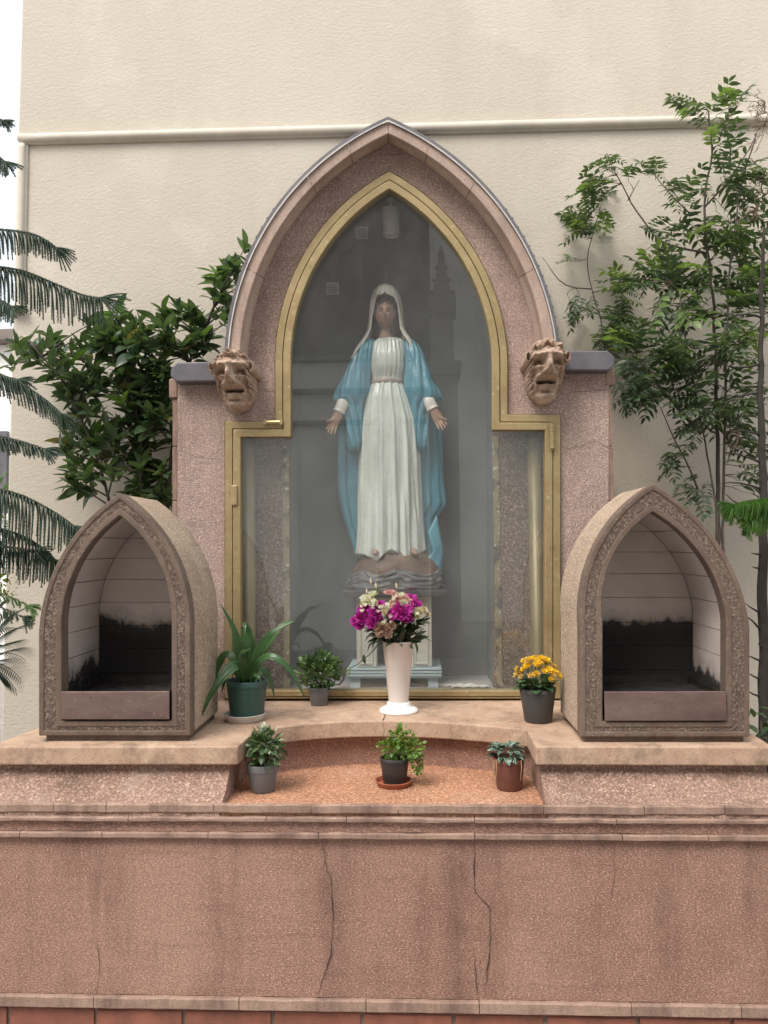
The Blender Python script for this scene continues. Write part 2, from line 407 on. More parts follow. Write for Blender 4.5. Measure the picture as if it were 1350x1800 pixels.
m_brick = plain('red_brick', (0.25, 0.092, 0.062), 0.7, 0.3, 12, bump=0.3, dirt=0.4, dirt_col=(0.14, 0.07, 0.05))
m_mortar = plain('grey_mortar', (0.30, 0.23, 0.19), 0.9, 0.2, 30, bump=0.3)
m_bark = plain('brown_bark', (0.10, 0.085, 0.07), 0.85, 0.35, 25, bump=0.5)
m_bark_dark = plain('dark_bark', (0.035, 0.03, 0.026), 0.9, 0.35, 25, bump=0.5)
m_twig = plain('twig', (0.10, 0.075, 0.05), 0.8, 0.3, 30)
m_soil = plain('potting_soil', (0.045, 0.032, 0.024), 0.95, 0.5, 60, bump=0.6)
m_laurel = leafmat('laurel_leaf', (0.062, 0.110, 0.060), (0.11, 0.17, 0.085), 0.34, 0.24)
m_laurel_new = leafmat('laurel_young_leaf', (0.09, 0.17, 0.045), (0.13, 0.22, 0.06), 0.35, 0.35)
m_ash = leafmat('ash_leaf', (0.060, 0.098, 0.060), (0.10, 0.15, 0.082), 0.40, 0.4, 5)
m_ash_new = leafmat('ash_young_leaf', (0.12, 0.20, 0.06), (0.18, 0.27, 0.08), 0.42, 0.4)
m_pine = leafmat('araucaria_needle', (0.040, 0.075, 0.052), (0.07, 0.115, 0.075), 0.15, 0.5, 14)
m_pine_new = leafmat('araucaria_young_needle', (0.06, 0.15, 0.03), (0.12, 0.24, 0.05), 0.2, 0.45, 14)
m_yellow_leaf = leafmat('yellow_green_leaf', (0.22, 0.26, 0.03), (0.30, 0.32, 0.05), 0.35, 0.5)
m_dry = plain('dry_seed_spray', (0.16, 0.10, 0.08), 0.9, 0.3, 40)
# ------------------------------------------------------------------ the ground and what stands round the court
ZS, ZR = 1.014, 0.839                      # top of the shelf, floor of the recess
YF = 2.474                                 # face of the front wall
YS = 3.32                                  # face of the shrine
YW = 4.15                                  # face of the rendered wall behind
tag(MB().add([(-60, -60, 0), (60, -60, 0), (60, 60, 0), (-60, 60, 0)], [(0, 1, 2, 3)]).build('ground', plain('court_paving', (0.26, 0.23, 0.20), 0.8, 0.2, 3, bump=0.3)), kind='structure')
tag(MB().add([(-3.4, 2.75, 0.004), (3.4, 2.75, 0.004), (3.4, 4.145, 0.004), (-3.4, 4.145, 0.004)], [(0, 1, 2, 3)]).build('planting_bed', m_soil), kind='structure')

def zz(py, Y): return at(675, py, Y).z
def xx(px, Y): return at(px, 1400, Y).x

def bar(mb, x0, x1, y0, y1, z0, z1, ch=0.004, jit=0.0016, step=0.028, seed=0.0):
    """a stone bar along x: chamfered section, worn uneven arrises"""
    n = max(2, int(abs(x1 - x0) / step)); rings = []
    for i in range(n + 1):
        x = x0 + (x1 - x0) * i / n
        def j(k): return mnoise.noise(Vector((x * 14 + seed, k * 7.3 + seed, z0 * 5))) * jit + mnoise.noise(Vector((x * 45 + seed, k * 3.1, 2))) * jit * 0.6
        rings.append([(x, y0, z0 + ch + j(1)), (x, y0 + ch + j(2), z0), (x, y1, z0), (x, y1, z1 + j(5)), (x, y0 + ch + j(3), z1 + j(4)), (x, y0, z1 - ch + j(4))])
    return mb.loft(rings, True, True)

def bars(name, parent, mat, x0, x1, y0, y1, z0, z1, joints, gap=0.0025, **kw):
    xs = [x0] + sorted(joints) + [x1]; out = []
    for i in range(len(xs) - 1):
        mb = bar(MB(), xs[i] + gap / 2, xs[i+1] - gap / 2, y0 + U(-.001, .001), y1, z0, z1, seed=i * 3.7 + z0, **kw)
        out.append(mb.build(name, mat, parent, recalc=True))
    return out

# ---- rendered wall behind
wl_t, wl_m, wl_b = at(40, -60, YW), at(27, 545, YW), at(3, 1250, YW)
wall = empty('rendered_wall', (0.5, YW, 0), 'tall cream rendered wall with a half-round moulding, behind the shrine', 'wall')
xe_b = wl_b.x - (wl_t.x - wl_b.x) / (wl_t.z - wl_b.z) * wl_b.z
xe_t = wl_t.x + (wl_t.x - wl_b.x) / (wl_t.z - wl_b.z) * (8.5 - wl_t.z)
def xedge(z): return xe_b + (xe_t - xe_b) * z / 8.5
MB().prism([(xe_b, 0), (5.5, 0), (5.5, 8.5), (xe_t, 8.5)], YW, YW + 0.35).build('wall_face', m_cream, wall, bevel=0.01)
ml, mr = at(36, 246, YW), at(1312, 212, YW)
def mould(p, q, d, h, name):
    """half-round moulding with a fillet under it, from p to q"""
    p, q = Vector(p), Vector(q); ax = (q - p).normalized(); side = Vector((0, 1, 0)).cross(ax)
    if abs(ax.z) < 0.5 and side.z < 0: side = -side
    prof = [(-h * 0.62, 0.002), (-h * 0.62, -d * 0.35), (-h * 0.42, -d * 0.38), (-h * 0.40, -d * 0.55)] + \
           [(h * 0.42 * -math.cos(a), -d * 0.55 - d * 0.45 * math.sin(a)) for a in np.linspace(0.15, 2.9, 9)] + [(h * 0.5, -d * 0.4), (h * 0.55, 0.002)]
    mb = MB(); n = 40
    mb.loft([[p + (q - p) * (i / n) + side * (s_ + 0.0015 * mnoise.noise(Vector((i * .6, s_ * 50, 1)))) + Vector((0, y_, 0)) for s_, y_ in prof] for i in range(n + 1)], True, True)
    return mb.build(name, m_cream_trim, wall, smooth=True, recalc=True)
k_ = (mr - ml) / (mr.x - ml.x)
mould((ml.x, YW, ml.z), ml + k_ * (5.4 - ml.x), 0.040, 0.054, 'band_moulding')
mould(at(38, 256, YW) + Vector((0.01, 0, 0)), at(35, 547, YW), 0.034, 0.052, 'edge_moulding')
MB().box(at(23, 541, YW) + Vector((0, -0.05, 0)), at(48, 549, YW) + Vector((0, 0.0, 0))).build('moulding_stop', m_cream_trim, wall, bevel=0.004)
bt = at(1103, 483, YW)
b_ = MB().box((-0.036, -0.10, -0.010), (0.036, 0.0, 0.010)).build('metal_tab', m_slate, wall, bevel=0.003); b_.location = bt - WL[wall.name]; b_.rotation_euler = (0.2, 0.55, 0)

# ---- the court behind the camera, seen only as reflections in the glass
def mir(px, py, B): p = at(px, py, 2 * YS + B); return Vector((p.x, -B, p.z))
def brick_far(name, c1, c2, mort, sc=2.2):
    t = NT(name); br = t.n('TexBrick'); br.inputs['Scale'].default_value = sc
    br.inputs['Color1'].default_value = (*c1, 1); br.inputs['Color2'].default_value = (*c2, 1); br.inputs['Mortar'].default_value = (*mort, 1)
    br.inputs['Mortar Size'].default_value = 0.012
    mp = t.n('Mapping'); mp.inputs['Rotation'].default_value = (R(90), 0, 0); g = t.n('NewGeometry'); t.l(g.outputs['Position'], mp.inputs[0]); t.l(mp.outputs[0], br.inputs[0])
    return t.fin(br.outputs[0], 0.85)
m_farbrick = brick_far('dark_church_brick', (0.10, 0.06, 0.05), (0.075, 0.045, 0.038), (0.12, 0.10, 0.09))
m_farstone = plain('grey_far_stone', (0.20, 0.175, 0.155), 0.85, 0.2, 4)
m_farpale = plain('pale_far_render', (0.74, 0.72, 0.68), 0.85, 0.1, 2)
BB = 6.0
church = empty('brick_church', (mir(600, 900, BB).x, -BB, 0), 'dark brick church front mirrored in the glass behind the statue', 'church')
cr = mir(756, 500, BB).x
MB().box((-9, -BB - 3, mir(600, 640, BB).z), (cr, -BB, 9.0)).build('brick_wall', m_farbrick, church, bevel=0.01)
MB().box((-9, -BB - 2.9, 0), (cr - 0.1, -BB + 0.35, mir(600, 646, BB).z)).build('pale_lower_wall', m_farpale, church, bevel=0.01)
for y_ in (640, 696, 750):
    z_ = mir(600, y_, BB).z; MB().box((-9, -BB + 0.30, z_ - 0.04), (cr - 0.08, -BB + 0.46, z_ + 0.04)).build('string_course', m_farstone, church, bevel=0.01)
for px_, py_ in ((636, 410), (585, 508)):
    c_ = mir(px_, py_, BB); v_ = MB().box((c_.x - 0.10, -BB - 0.02, c_.z - 0.10), (c_.x + 0.10, -BB + 0.03, c_.z + 0.10)).build('vent', m_farpale, church, bevel=0.004)
    for k in range(4): MB().box((c_.x - 0.08, -BB + 0.03, c_.z - 0.075 + k * 0.042), (c_.x + 0.08, -BB + 0.05, c_.z - 0.055 + k * 0.042)).build('louvre', m_farstone, v_)
pale = empty('pale_house', (6, -10, 0), 'pale rendered house mirrored faintly in the right half of the glass', 'house')
MB().box((mir(700, 500, 10).x, -13, 0), (14, -10, 11.4)).build('house_wall', m_farpale, pale, bevel=0.02)
MB().box((mir(700, 500, 10).x - .1, -13.1, 11.4), (14.1, -9.8, 11.55)).build('eaves', m_farstone, pale, bevel=0.02)
for k in range(4):
    w_ = MB().box((3.6 + k * 2.2, -10.05, 3.4), (4.6 + k * 2.2, -9.97, 5.0)).build('window', m_slate, pale)
    MB().box((3.5 + k * 2.2, -10.0, 3.28), (4.7 + k * 2.2, -9.88, 3.39)).build('sill', m_farstone, w_)
def pinnacle(px, ytop, ybase, wpx, B, label, pier=True):
    c = mir(px, ybase, B); s_ = (2 * YS + B) / FPX; h = (ybase - ytop) * s_; w = wpx * s_ / 2
    r_ = empty('stone_pinnacle', (c.x, -B, 0), label, 'pinnacle', 'pinnacles mirrored in the glass')
    def sq(h0, h1, a0, a1): return [[(c.x + sx * a, -B + sy * a, c.z + hh) for sx, sy in ((-1, -1), (1, -1), (1, 1), (-1, 1))] for hh, a in ((h0, a0), (h1, a1))]
    MB().loft(sq(0, h * .42, w * .8, w * .8)).build('shaft', m_farstone, r_, recalc=True, bevel=0.01)
    MB().loft(sq(h * .42, h * .47, w, w)).build('collar', m_farstone, r_, recalc=True, bevel=0.01)
    sp = MB().loft(sq(h * .47, h * .95, w * .85, w * .10)).build('spire', m_farstone, r_, recalc=True)
    for g in range(4):
        a = g * math.pi / 2; d = Vector((math.cos(a), math.sin(a), 0)); e = Vector((-d.y, d.x, 0)); o = Vector((c.x, -B, c.z))
        MB().add([o + d * w * 1.02 + e * w * .8 + Vector((0, 0, h * .40)), o + d * w * 1.02 - e * w * .8 + Vector((0, 0, h * .40)), o + d * w * 1.02 + Vector((0, 0, h * .62)),
                  o + d * w * .5 + e * w * .8 + Vector((0, 0, h * .40)), o + d * w * .5 - e * w * .8 + Vector((0, 0, h * .40)), o + d * w * .3 + Vector((0, 0, h * .62))],
                 [(0, 1, 2), (5, 4, 3), (0, 3, 4, 1), (1, 4, 5, 2), (2, 5, 3, 0)]).build('gablet', m_farstone, r_, recalc=True)
    for k in range(4):
        f = 0.58 + k * 0.11; a_ = w * .85 * (1 - (f - .47) / .48) + w * .12
        for sx, sy in ((-1, 1), (1, 1)):
            MB().lathe((c.x + sx * a_, -B + sy * a_, c.z + h * f), [(w * .02, -w * .16), (w * .17, 0), (w * .02, w * .16)], 6).build('crocket', m_farstone, sp)
    MB().lathe((c.x, -B, c.z + h * .93), [(w * .08, 0), (w * .24, h * .025), (w * .1, h * .045), (w * .16, h * .06), (w * .02, h * .08)], 8).build('finial', m_farstone, r_)
    if pier:
        MB().box((c.x - w * 1.3, -B - w * 1.3, c.z - 0.22), (c.x + w * 1.3, -B + w * 1.3, c.z - 0.002)).build('pier_cap', m_farstone, r_, bevel=0.03)
        MB().box((c.x - w * 1.05, -B - w * 1.05, 0), (c.x + w * 1.05, -B + w * 1.05, c.z - 0.223)).build('pier', m_farstone, r_, bevel=0.02)
    else:
        MB().box((c.x - w * 1.1, -B - w * 1.1, 0), (c.x + w * 1.1, -B + w * 1.1, c.z - 0.002)).build('pier', m_farbrick, r_, bevel=0.02)
pinnacle(778, 428, 640, 48, BB - 1.0, 'crocketed stone pinnacle on a capped pier, mirrored right of the statue')
pinnacle(680, 458, 640, 34, BB - 0.8, 'slim crocketed pinnacle mirrored just above the head of the statue', False)

# ---- the front wall with its shelf
altar = empty('altar_wall', (0, YF, 0), 'low pink roughcast wall with stepped stone shelf that carries pots and burners', 'wall')
XL, XR = -2.3, 2.3
zl = lambda py: zz(py, 2.47)
jt = lambda *pxs: [xx(p, 2.47) for p in pxs]
far = [-2.0, -1.65, 1.62, 1.98]
MB().box((XL, YF, zl(1757) + 0.002), (XR, YF + 0.25, zl(1474) + 0.001)).build('wall_panel', m_pink, altar)
bars('cornice_lip', altar, m_trim, XL, XR, 2.454, 2.4655, zl(1428), zl(1412), jt(98, 190, 378, 548, 700, 953, 1130, 1270) + far, jit=0.0028)
MB().box((XL, 2.478, zl(1434) + .001), (XR, 2.74, zl(1428) - .001)).build('dark_joint', m_crack, altar)
bars('cornice_ridge', altar, m_trim, XL, XR, 2.446, 2.74, zl(1442), zl(1434), jt(230, 470, 610, 833, 1080) + far, jit=0.0030, ch=0.003)
MB().box((XL, 2.463, zl(1462) + .001), (XR, 2.735, zl(1442) - .001)).build('cornice_frieze', m_pink, altar)
bars('cornice_fillet', altar, m_trim, XL, XR, 2.453, 2.735, zl(1474) + .0015, zl(1462), jt(40, 183, 368, 560, 833, 1090, 1240) + far, jit=0.0022)
bars('base_fillet', altar, m_trim, XL, XR, 2.460, 2.73, zl(1778), zl(1757), jt(168, 420, 640, 836, 1100, 1290) + far, jit=0.0022)
zb = zl(1778)
MB().box((XL, 2.489, 0.0), (XR, 2.72, zb - 0.002)).build('mortar_bed', m_mortar, altar)
bl = 0.285; x = xx(22, 2.48) - 4 * bl; ws = []
for row, (za, zb_) in enumerate(((zb - 0.075, zb - 0.010), (0.004, zb - 0.087))):
    xb = x + (0.14 if row else 0)
    while xb < XR - 0.02:
        x1 = min(xb + bl - 0.013, XR)
        if x1 > XL + 0.04:
            bar(MB(), max(xb, XL), x1, 2.478 + U(-.003, .003), 2.7, za + U(-.001, .001), zb_ + U(-.002, .002), ch=0.005, jit=0.003, step=0.05, seed=xb).build('brick', m_brick, altar, recalc=True)
        xb += bl

# cracks that run down the panel
def crack(pts, Y, parent, w=0.0035, nm='crack', out=0.0025):
    mb = MB(); P = [at(px, py, Y) for px, py in pts]; dense = []
    for a, b in zip(P[:-1], P[1:]):
        n = max(2, int((b - a).length / 0.012))
        for i in range(n): dense.append(a + (b - a) * (i / n))
    dense.append(P[-1]); L, Rr = [], []
    for i, p in enumerate(dense):
        t = (dense[min(i+1, len(dense)-1)] - dense[max(i-1, 0)]).normalized(); sd_ = Vector((t.z, 0, -t.x))
        q = p + sd_ * mnoise.noise(p * 30) * 0.006 + sd_ * mnoise.noise(p * 95) * 0.002
        ww = w * (0.25 + 0.75 * abs(mnoise.noise(p * 18) + 0.35)) * min(1, 0.25 + 4 * min(i, len(dense)-1-i) / len(dense))
        L.append(Vector((q.x, Y - out, q.z)) + sd_ * ww / 2); Rr.append(Vector((q.x, Y - out, q.z)) - sd_ * ww / 2)
    vs = L + Rr; n = len(L)
    mb.add(vs, [(i, i + 1, n + i + 1, n + i) for i in range(n - 1)])
    return mb.build(nm, m_crack, parent)
crack([(568, 1478), (572, 1520), (583, 1550), (586, 1620), (582, 1680), (568, 1720), (556, 1752)], YF, altar, 0.0045)
crack([(834, 1478), (834, 1560), (848, 1582), (863, 1600), (861, 1680), (852, 1740)], YF, altar, 0.006)
crack([(835, 1680), (838, 1752)], YF, altar, 0.004)
crack([(560, 1478), (575, 1500), (565, 1530)], YF, altar, 0.003)
crack([(1078, 1478), (1080, 1530), (1074, 1580)], YF, altar, 0.0025)
crack([(170, 1640), (176, 1700), (168, 1752)], YF, altar, 0.002)

# plinth, shelf and recess
zs0 = ZS - 0.061
def plinth(xa, xb, name):
    mb = MB(); prof = [(3.15, ZR - 0.02), (2.460, ZR - 0.02), (2.460, ZR + 0.003), (2.475, ZR + 0.008), (2.505, ZR + 0.019), (2.545, ZR + 0.038), (2.578, ZR + 0.064), (2.597, ZR + 0.092), (2.602, zs0 + 0.001), (3.15, zs0 + 0.001)]
    n = 60
    mb.loft([[(xa + (xb - xa) * i / n, y_ + (0.006 * mnoise.noise(Vector((i * .35, z_ * 40, 3))) if y_ < 3 else 0), z_) for y_, z_ in prof] for i in range(n + 1)], True, True)
    return mb.build(name, m_plinth, altar, recalc=True)
P = lambda px, py: atz(px, py, ZS)
eL0, eL1 = P(0, 1306), P(69, 1280); eR0, eR1 = P(1352, 1291), P(1320, 1275)
fl = Vector((eL0.x - 0.02, P(300, 1313).y, ZS)); fr_ = Vector((P(1360, 1313).x, P(1000, 1313).y, ZS))
xin_l, xin_r = atz(404, 1400, ZR).x, atz(950, 1400, ZR).x
plinth(fl.x + 0.015, xin_l, 'plinth'); plinth(xin_r, fr_.x - 0.01, 'plinth')
def ext(a, b, Y): k = (Y - a.y) / (b.y - a.y); return a + (b - a) * k
arc = []
aL, aM, aR = P(452, 1283), P(673, 1267), P(926, 1283)
for i in range(25):
    s = i / 24; q = aL * ((1-s) * (1-2*s)) + aM * (4*s*(1-s)) + aR * (s * (2*s-1)); arc.append(q)
poly = [fl, P(418, 1312)] + arc + [P(941, 1312), fr_, ext(eR0, eR1, 3.36), Vector((1.35, 4.12, 0)), Vector((-1.35, 4.12, 0)), ext(eL0, eL1, 3.36)]
pl2 = []
for a, b in zip(poly, poly[1:] + poly[:1]):
    n = max(1, int((b - a).length / 0.03)) if a.y < 3.2 and b.y < 3.2 else 1
    for i in range(n):
        q = a + (b - a) * (i / n); pl2.append((q.x + mnoise.noise(Vector((q.x * 20, q.y * 20, 1))) * .0022, q.y + mnoise.noise(Vector((q.x * 20, q.y * 20, 7))) * .003))
MB().slab(pl2, zs0, ZS).build('shelf_slab', m_shelf, altar, bevel=0.005, angle=50)
ar2 = [(q.x, q.y + 0.05) for q in arc]; ar2 = [(xin_l - 0.05, ar2[0][1] - 0.02)] + ar2 + [(xin_r + 0.05, ar2[-1][1] - 0.02)]
mb = MB(); mb.loft([[(x_, y_ + 0.004 * mnoise.noise(Vector((x_ * 25, 1, 1))), ZR - 0.01), (x_, y_ + 0.1, ZR - 0.01), (x_, y_ + 0.1, zs0 - .0005), (x_, y_ + 0.004 * mnoise.noise(Vector((x_ * 25, 9, 1))), zs0 - .0005)] for x_, y_ in ar2], True, True)
mb.build('recess_back', m_pink, altar, recalc=True)
MB().box((xin_l + .001, 2.466, ZR - 0.018), (xin_r - .001, 3.02, ZR)).build('recess_floor', m_grit, altar)
c_ = [P(673, 1267) + Vector((0, 0.001, 0))]
mbx = MB()
pp = [P(673, 1267), P(677, 1258), P(672, 1252)]
mbx.add([pp[0] + Vector((-.002, 0, .002)), pp[0] + Vector((.002, 0, .002)), pp[1] + Vector((.0012, 0, .002)), pp[1] + Vector((-.0012, 0, .002)), pp[2] + Vector((0, 0, .002))], [(0, 1, 2, 3), (3, 2, 4)])
mbx.build('crack', m_crack, altar)
crack([(672, 1268), (676, 1284), (672, 1299)], arc[12].y - 0.002, altar, 0.003)
crack([(795, 1272), (790, 1285), (797, 1300)], arc[16].y - 0.004, altar, 0.0022)
MB().box((-1.3, 3.40, 0), (1.3, 4.10, zs0 - 0.002)).build('core_block', m_plinth, altar)

# ------------------------------------------------------------------ the shrine
shrine = empty('wall_shrine', (at(688, 1228, YS).x, YS + 0.3, ZS), 'pink stone shrine with a pointed arch, glazed gold door and two lion masks', 'shrine')
def arcpts(xl, xr, ys, ya, xa, off, n=22):
    """half outline left spring -> apex -> right spring, inset by off (pixels of the photograph)"""
    w = (xr - xl) / 2; h = ys - ya; c = (h*h - w*w) / (2*w); Rr = w + c - off; cx = (xl + xr) / 2; hh = math.sqrt(Rr*Rr - c*c)
    L = []
    for i in range(n + 1):
        a = math.asin(hh / Rr) * i / n; y = Rr * math.sin(a); L.append((cx - (Rr * math.cos(a) - c) + (xa - cx) * y / h, ys - y))
    Rt = []
    for i in range(n - 1, -1, -1):
        a = math.asin(hh / Rr) * i / n; y = Rr * math.sin(a); Rt.append((cx + (Rr * math.cos(a) - c) + (xa - cx) * y / h, ys - y))
    return L + Rt
def hood(off): return arcpts(394, 987, 652, 205, 682, off)
def framepts(o, ob=None, throat_only=False):
    ob = o * 0.5 if ob is None else ob
    A = arcpts(483, 893, 640, 300, 684, o)
    if throat_only: return [(483 + o, 1228 - ob)] + A + [(893 - o, 1228 - ob)]
    return [(395 + o, 1228 - ob), (395 + o, 740 + o), (483 + o, 740 + o)] + A + [(893 - o, 728 + o), (986 - o, 728 + o), (986 - o, 1228 - ob)]
def W(pts, Y): return [(p.x, p.z) for p in (at(a, b, Y) for a, b in pts)]
def ring_prism(mb, A, B, y0, y1):
    n = len(A)
    vs = [(x, y0, z) for x, z in A] + [(x, y0, z) for x, z in B] + [(x, y1, z) for x, z in A] + [(x, y1, z) for x, z in B]; fs = []
    for i in range(n):
        j = (i + 1) % n
        fs += [(i, j, n + j, n + i), (2*n + j, 2*n + i, 3*n + i, 3*n + j), (j, i, 2*n + i, 2*n + j), (n + i, n + j, 3*n + j, 3*n + i)]
    return mb.add(vs, fs)

inner = framepts(0, 0); hd = hood(20)
outer = [(312, 1262), (312, 664), (hd[0][0], 660)] + hd + [(hd[-1][0], 640), (1070, 644), (1070, 1262)]
ow = W(outer, YS); iw = W(inner, YS)
zbot = ZS + 0.0005
ow[0] = (ow[0][0], zbot); ow[-1] = (ow[-1][0], zbot); iw[0] = (iw[0][0], zbot); iw[-1] = (iw[-1][0], zbot)
MB().prism(ow + iw[::-1], YS, 4.10).build('surround', m_pink_up, shrine)
for a_, b_, t_, s_ in ((302, 312, 670, 0), (1070, 1081, 648, 1)):
    mbs = MB(); x0, x1 = at(a_, 900, YS).x, at(b_, 900, YS).x
    zt = at(a_, t_ + 30, YS).z; pieces = [(zbot, at(a_, 880, YS).z), (at(a_, 880, YS).z, at(a_, 785, YS).z), (at(a_, 785, YS).z, zt)]
    for k, (z0, z1) in enumerate(pieces):
        MB().box((x0 + .0005, YS + 0.004 + U(-.002, .002), z0 + 0.001), (x1 - .0005, 4.09, z1 - 0.001)).build('margin_stone', m_trim, shrine, bevel=0.004)
    e = 0.012
    MB().box((x0 - (e if s_ == 0 else -.0005), YS - 0.004, zt + 0.001), (x1 + (e if s_ == 1 else -.0005), 4.08, at(a_, t_, YS).z + 0.01)).build('margin_stone', m_trim, shrine, bevel=0.005)
MB().prism(W([(388, 635), (312, 637), (301, 646), (299, 660), (308, 671), (388, 670)], YS - 0.07), YS - 0.07, 4.085).build('slate_cap', m_slate, shrine, bevel=0.006)
MB().prism(W([(985, 617), (1068, 616), (1080, 626), (1081, 640), (1072, 651), (985, 651)], YS - 0.07), YS - 0.07, 4.085).build('slate_cap', m_slate, shrine, bevel=0.006)
# hood moulding: separate stones, lead flashing over them
def hood_piece(i0, i1, sec, gap=0.0):
    rings = []
    offs = {o: arcpts(394, 987, 652, 205, 682, o, 48) for o, _ in sec}
    n = 97
    for i in range(i0, i1 + 1):
        rings.append([at(offs[o][i][0], offs[o][i][1], y) for o, y in sec])
    if gap:
        for k, e in ((0, 1), (-1, -2)):
            rings[k] = [a + (b - a).normalized() * gap for a, b in zip(rings[k], rings[e])]
    return MB().loft(rings, True, True)
stone_sec = [(8, 3.34), (8, 3.215), (9.5, 3.21), (26, 3.21), (28, 3.216), (29.5, 3.235), (33, 3.262), (39, 3.285), (42, 3.30), (43, 3.34)]
for i0, i1 in ((0, 16), (16, 33), (33, 41), (41, 48), (48, 55), (55, 64), (64, 80), (80, 96)):
    hood_piece(i0, i1, stone_sec, 0.0012).build('hood_stone', m_hood, shrine, recalc=True)
for i0, i1 in ((0, 24), (24, 48), (48, 72), (72, 96)):
    hood_piece(i0, i1, [(0, 3.205), (0, 4.12), (5, 4.12), (5, 3.205)]).build('lead_flashing', m_lead, shrine, recalc=True)
    hood_piece(i0, i1, [(5.4, 3.200), (5.4, 3.35), (7.6, 3.35), (7.6, 3.200)]).build('drip_edge', plain('pale_drip_edge', (0.5, 0.49, 0.48), 0.5), shrine, recalc=True)
hp = arcpts(394, 987, 652, 205, 682, 0.4, 60)
for i in list(range(2, 34, 2)) + list(range(88, 120, 2)):
    p_ = at(hp[i][0], hp[i][1], 3.225); MB().lathe(p_, [(0.001, -.006), (.0042, -.003), (.0042, .003), (.001, .006)], 6).build('flashing_nail', m_slate, shrine)
crack([(668, 268), (680, 274), (700, 272), (712, 270), (724, 276)], YS, shrine, 0.003)
crack([(985, 792), (1020, 784), (1048, 777), (1070, 786), (1079, 790)], YS, shrine, 0.0045, out=0.004)
crack([(1000, 690), (1040, 688), (1079, 684)], YS, shrine, 0.003, out=0.004)
crack([(312, 790), (350, 803), (392, 808)], YS, shrine, 0.002)

# gold frame and the glazed door
yo = YS - 0.022
ring_prism(MB(), W(framepts(0.6, 0), yo), W(framepts(13.5, 3), yo), yo, YS + 0.05).build('outer_frame', m_gold, shrine, recalc=True, bevel=0.003, angle=60)
ring_prism(MB(), W(framepts(13.4, 2.8), yo), W(framepts(15.2, 4.2), yo), yo + 0.03, YS + 0.045).build('rebate', m_gap, shrine, recalc=True)
door = ring_prism(MB(), W(framepts(14.8, 4), yo), W(framepts(28, 14), yo), yo - 0.004, YS + 0.03).build('glazed_door', m_gold, shrine, recalc=True, bevel=0.003, angle=60)
MB().prism(W(framepts(26.5, 13), yo), yo + 0.020, yo + 0.025).build('glass_pane', m_glass, door)
tag(door, 'gold framed glass door with a pointed top', None)
h0, h1 = at(969, 744, yo), at(970, 793, yo)
prof = [(0.003, 0), (0.008, .004), (.004, .009)]; z_ = 0.010
while z_ < (h0 - h1).length - 0.012: prof += [(.0105, z_), (.0105, z_ + .008), (.0085, z_ + .009), (.0085, z_ + .011)]; z_ += 0.012
prof += [(.004, z_), (.008, z_ + .005), (.003, z_ + .009)]
MB().lathe((h1.x, yo - 0.010, h1.z), prof, 14).build('hinge', m_gold, door)
p0, p1 = at(466, 743, yo), at(497, 743, yo)
MB().tube([(p0.x, yo - .014, p0.z), (p1.x, yo - .014, p1.z)], 0.008, 12).build('bolt', plain('brass_bolt', (0.55, 0.45, 0.22), 0.35, 0.2, 30, metal=0.7), door)
MB().box((p0.x - .004, yo - .022, p0.z - .013), (p0.x + .010, yo - .003, p0.z + .013)).build('bolt_keeper', m_gold, door, bevel=0.002)
MB().box((p1.x - .010, yo - .022, p1.z - .013), (p1.x + .002, yo - .003, p1.z + .013)).build('bolt_keeper', m_gold, door, bevel=0.002)
p0, p1 = at(407, 853, yo), at(418, 889, yo)
MB().box((p0.x, yo - .014, p1.z), (p1.x, yo - .001, p0.z)).build('handle', m_gold, door, bevel=0.005)

# inside: jambs, columns, niche
YJ = 3.43
jo = W([(x_, y_) for x_, y_ in framepts(1.5, 0)], YJ); ji = W(framepts(25, 12, True), YJ)
zj = at(690, 1216, YJ).z; jo[0] = (jo[0][0], zj - .05); jo[-1] = (jo[-1][0], zj - .05); ji[0] = (ji[0][0], zj - .05); ji[-1] = (ji[-1][0], zj - .05)
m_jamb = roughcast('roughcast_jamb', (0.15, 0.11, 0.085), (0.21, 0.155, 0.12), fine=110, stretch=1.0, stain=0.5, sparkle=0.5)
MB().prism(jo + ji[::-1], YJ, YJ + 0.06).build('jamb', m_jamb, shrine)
for a_, b_ in ((498, 509), (869, 880)):
    mb = MB(); n = 60; x0, x1 = at(a_, 1000, YJ).x, at(b_, 1000, YJ).x; zt = at(690, 770, YJ).z; rings = []
    for i in range(n + 1):
        z_ = zj + (zt - zj) * i / n; j0 = mnoise.noise(Vector((z_ * 22, a_, 1))) * .007; j1 = mnoise.noise(Vector((z_ * 22, a_, 5))) * .005
        rings.append([(x0 + (j0 if a_ < 600 else 0), YJ - .006, z_), (x1 + (j1 if a_ > 600 else 0), YJ - .006, z_), (x1, YJ + .01, z_), (x0, YJ + .01, z_)])
    mb.loft(rings).build('flaking_edge', m_flake, shrine, recalc=True)
tin = framepts(25, 12, True); tout = framepts(15, 8, True)
ring_prism(MB(), W(tout, YJ), W(tin, YJ), YJ + 0.061, 3.80).build('niche_side', m_niche, shrine, recalc=True)
MB().prism(W(framepts(10, 0, True), 3.5), 3.765, 3.85).build('niche_back', m_niche, shrine)
zf = at(690, 1211, 3.42).z
MB().box((iw[0][0] + .001, YS + 0.052, ZS + .001), (iw[-1][0] - .001, 3.764, zf)).build('niche_floor', plain('dusty_grey_floor', (0.30, 0.31, 0.31), 0.85, 0.2, 8, bump=0.2, dirt=0.4, dirt_col=(0.12, 0.12, 0.12)), shrine)
m_col = plain('old_gold_column', (0.22, 0.18, 0.095), 0.42, 0.15, 6, metal=0.25, dirt=0.3, dirt_col=(0.16, 0.12, 0.06))
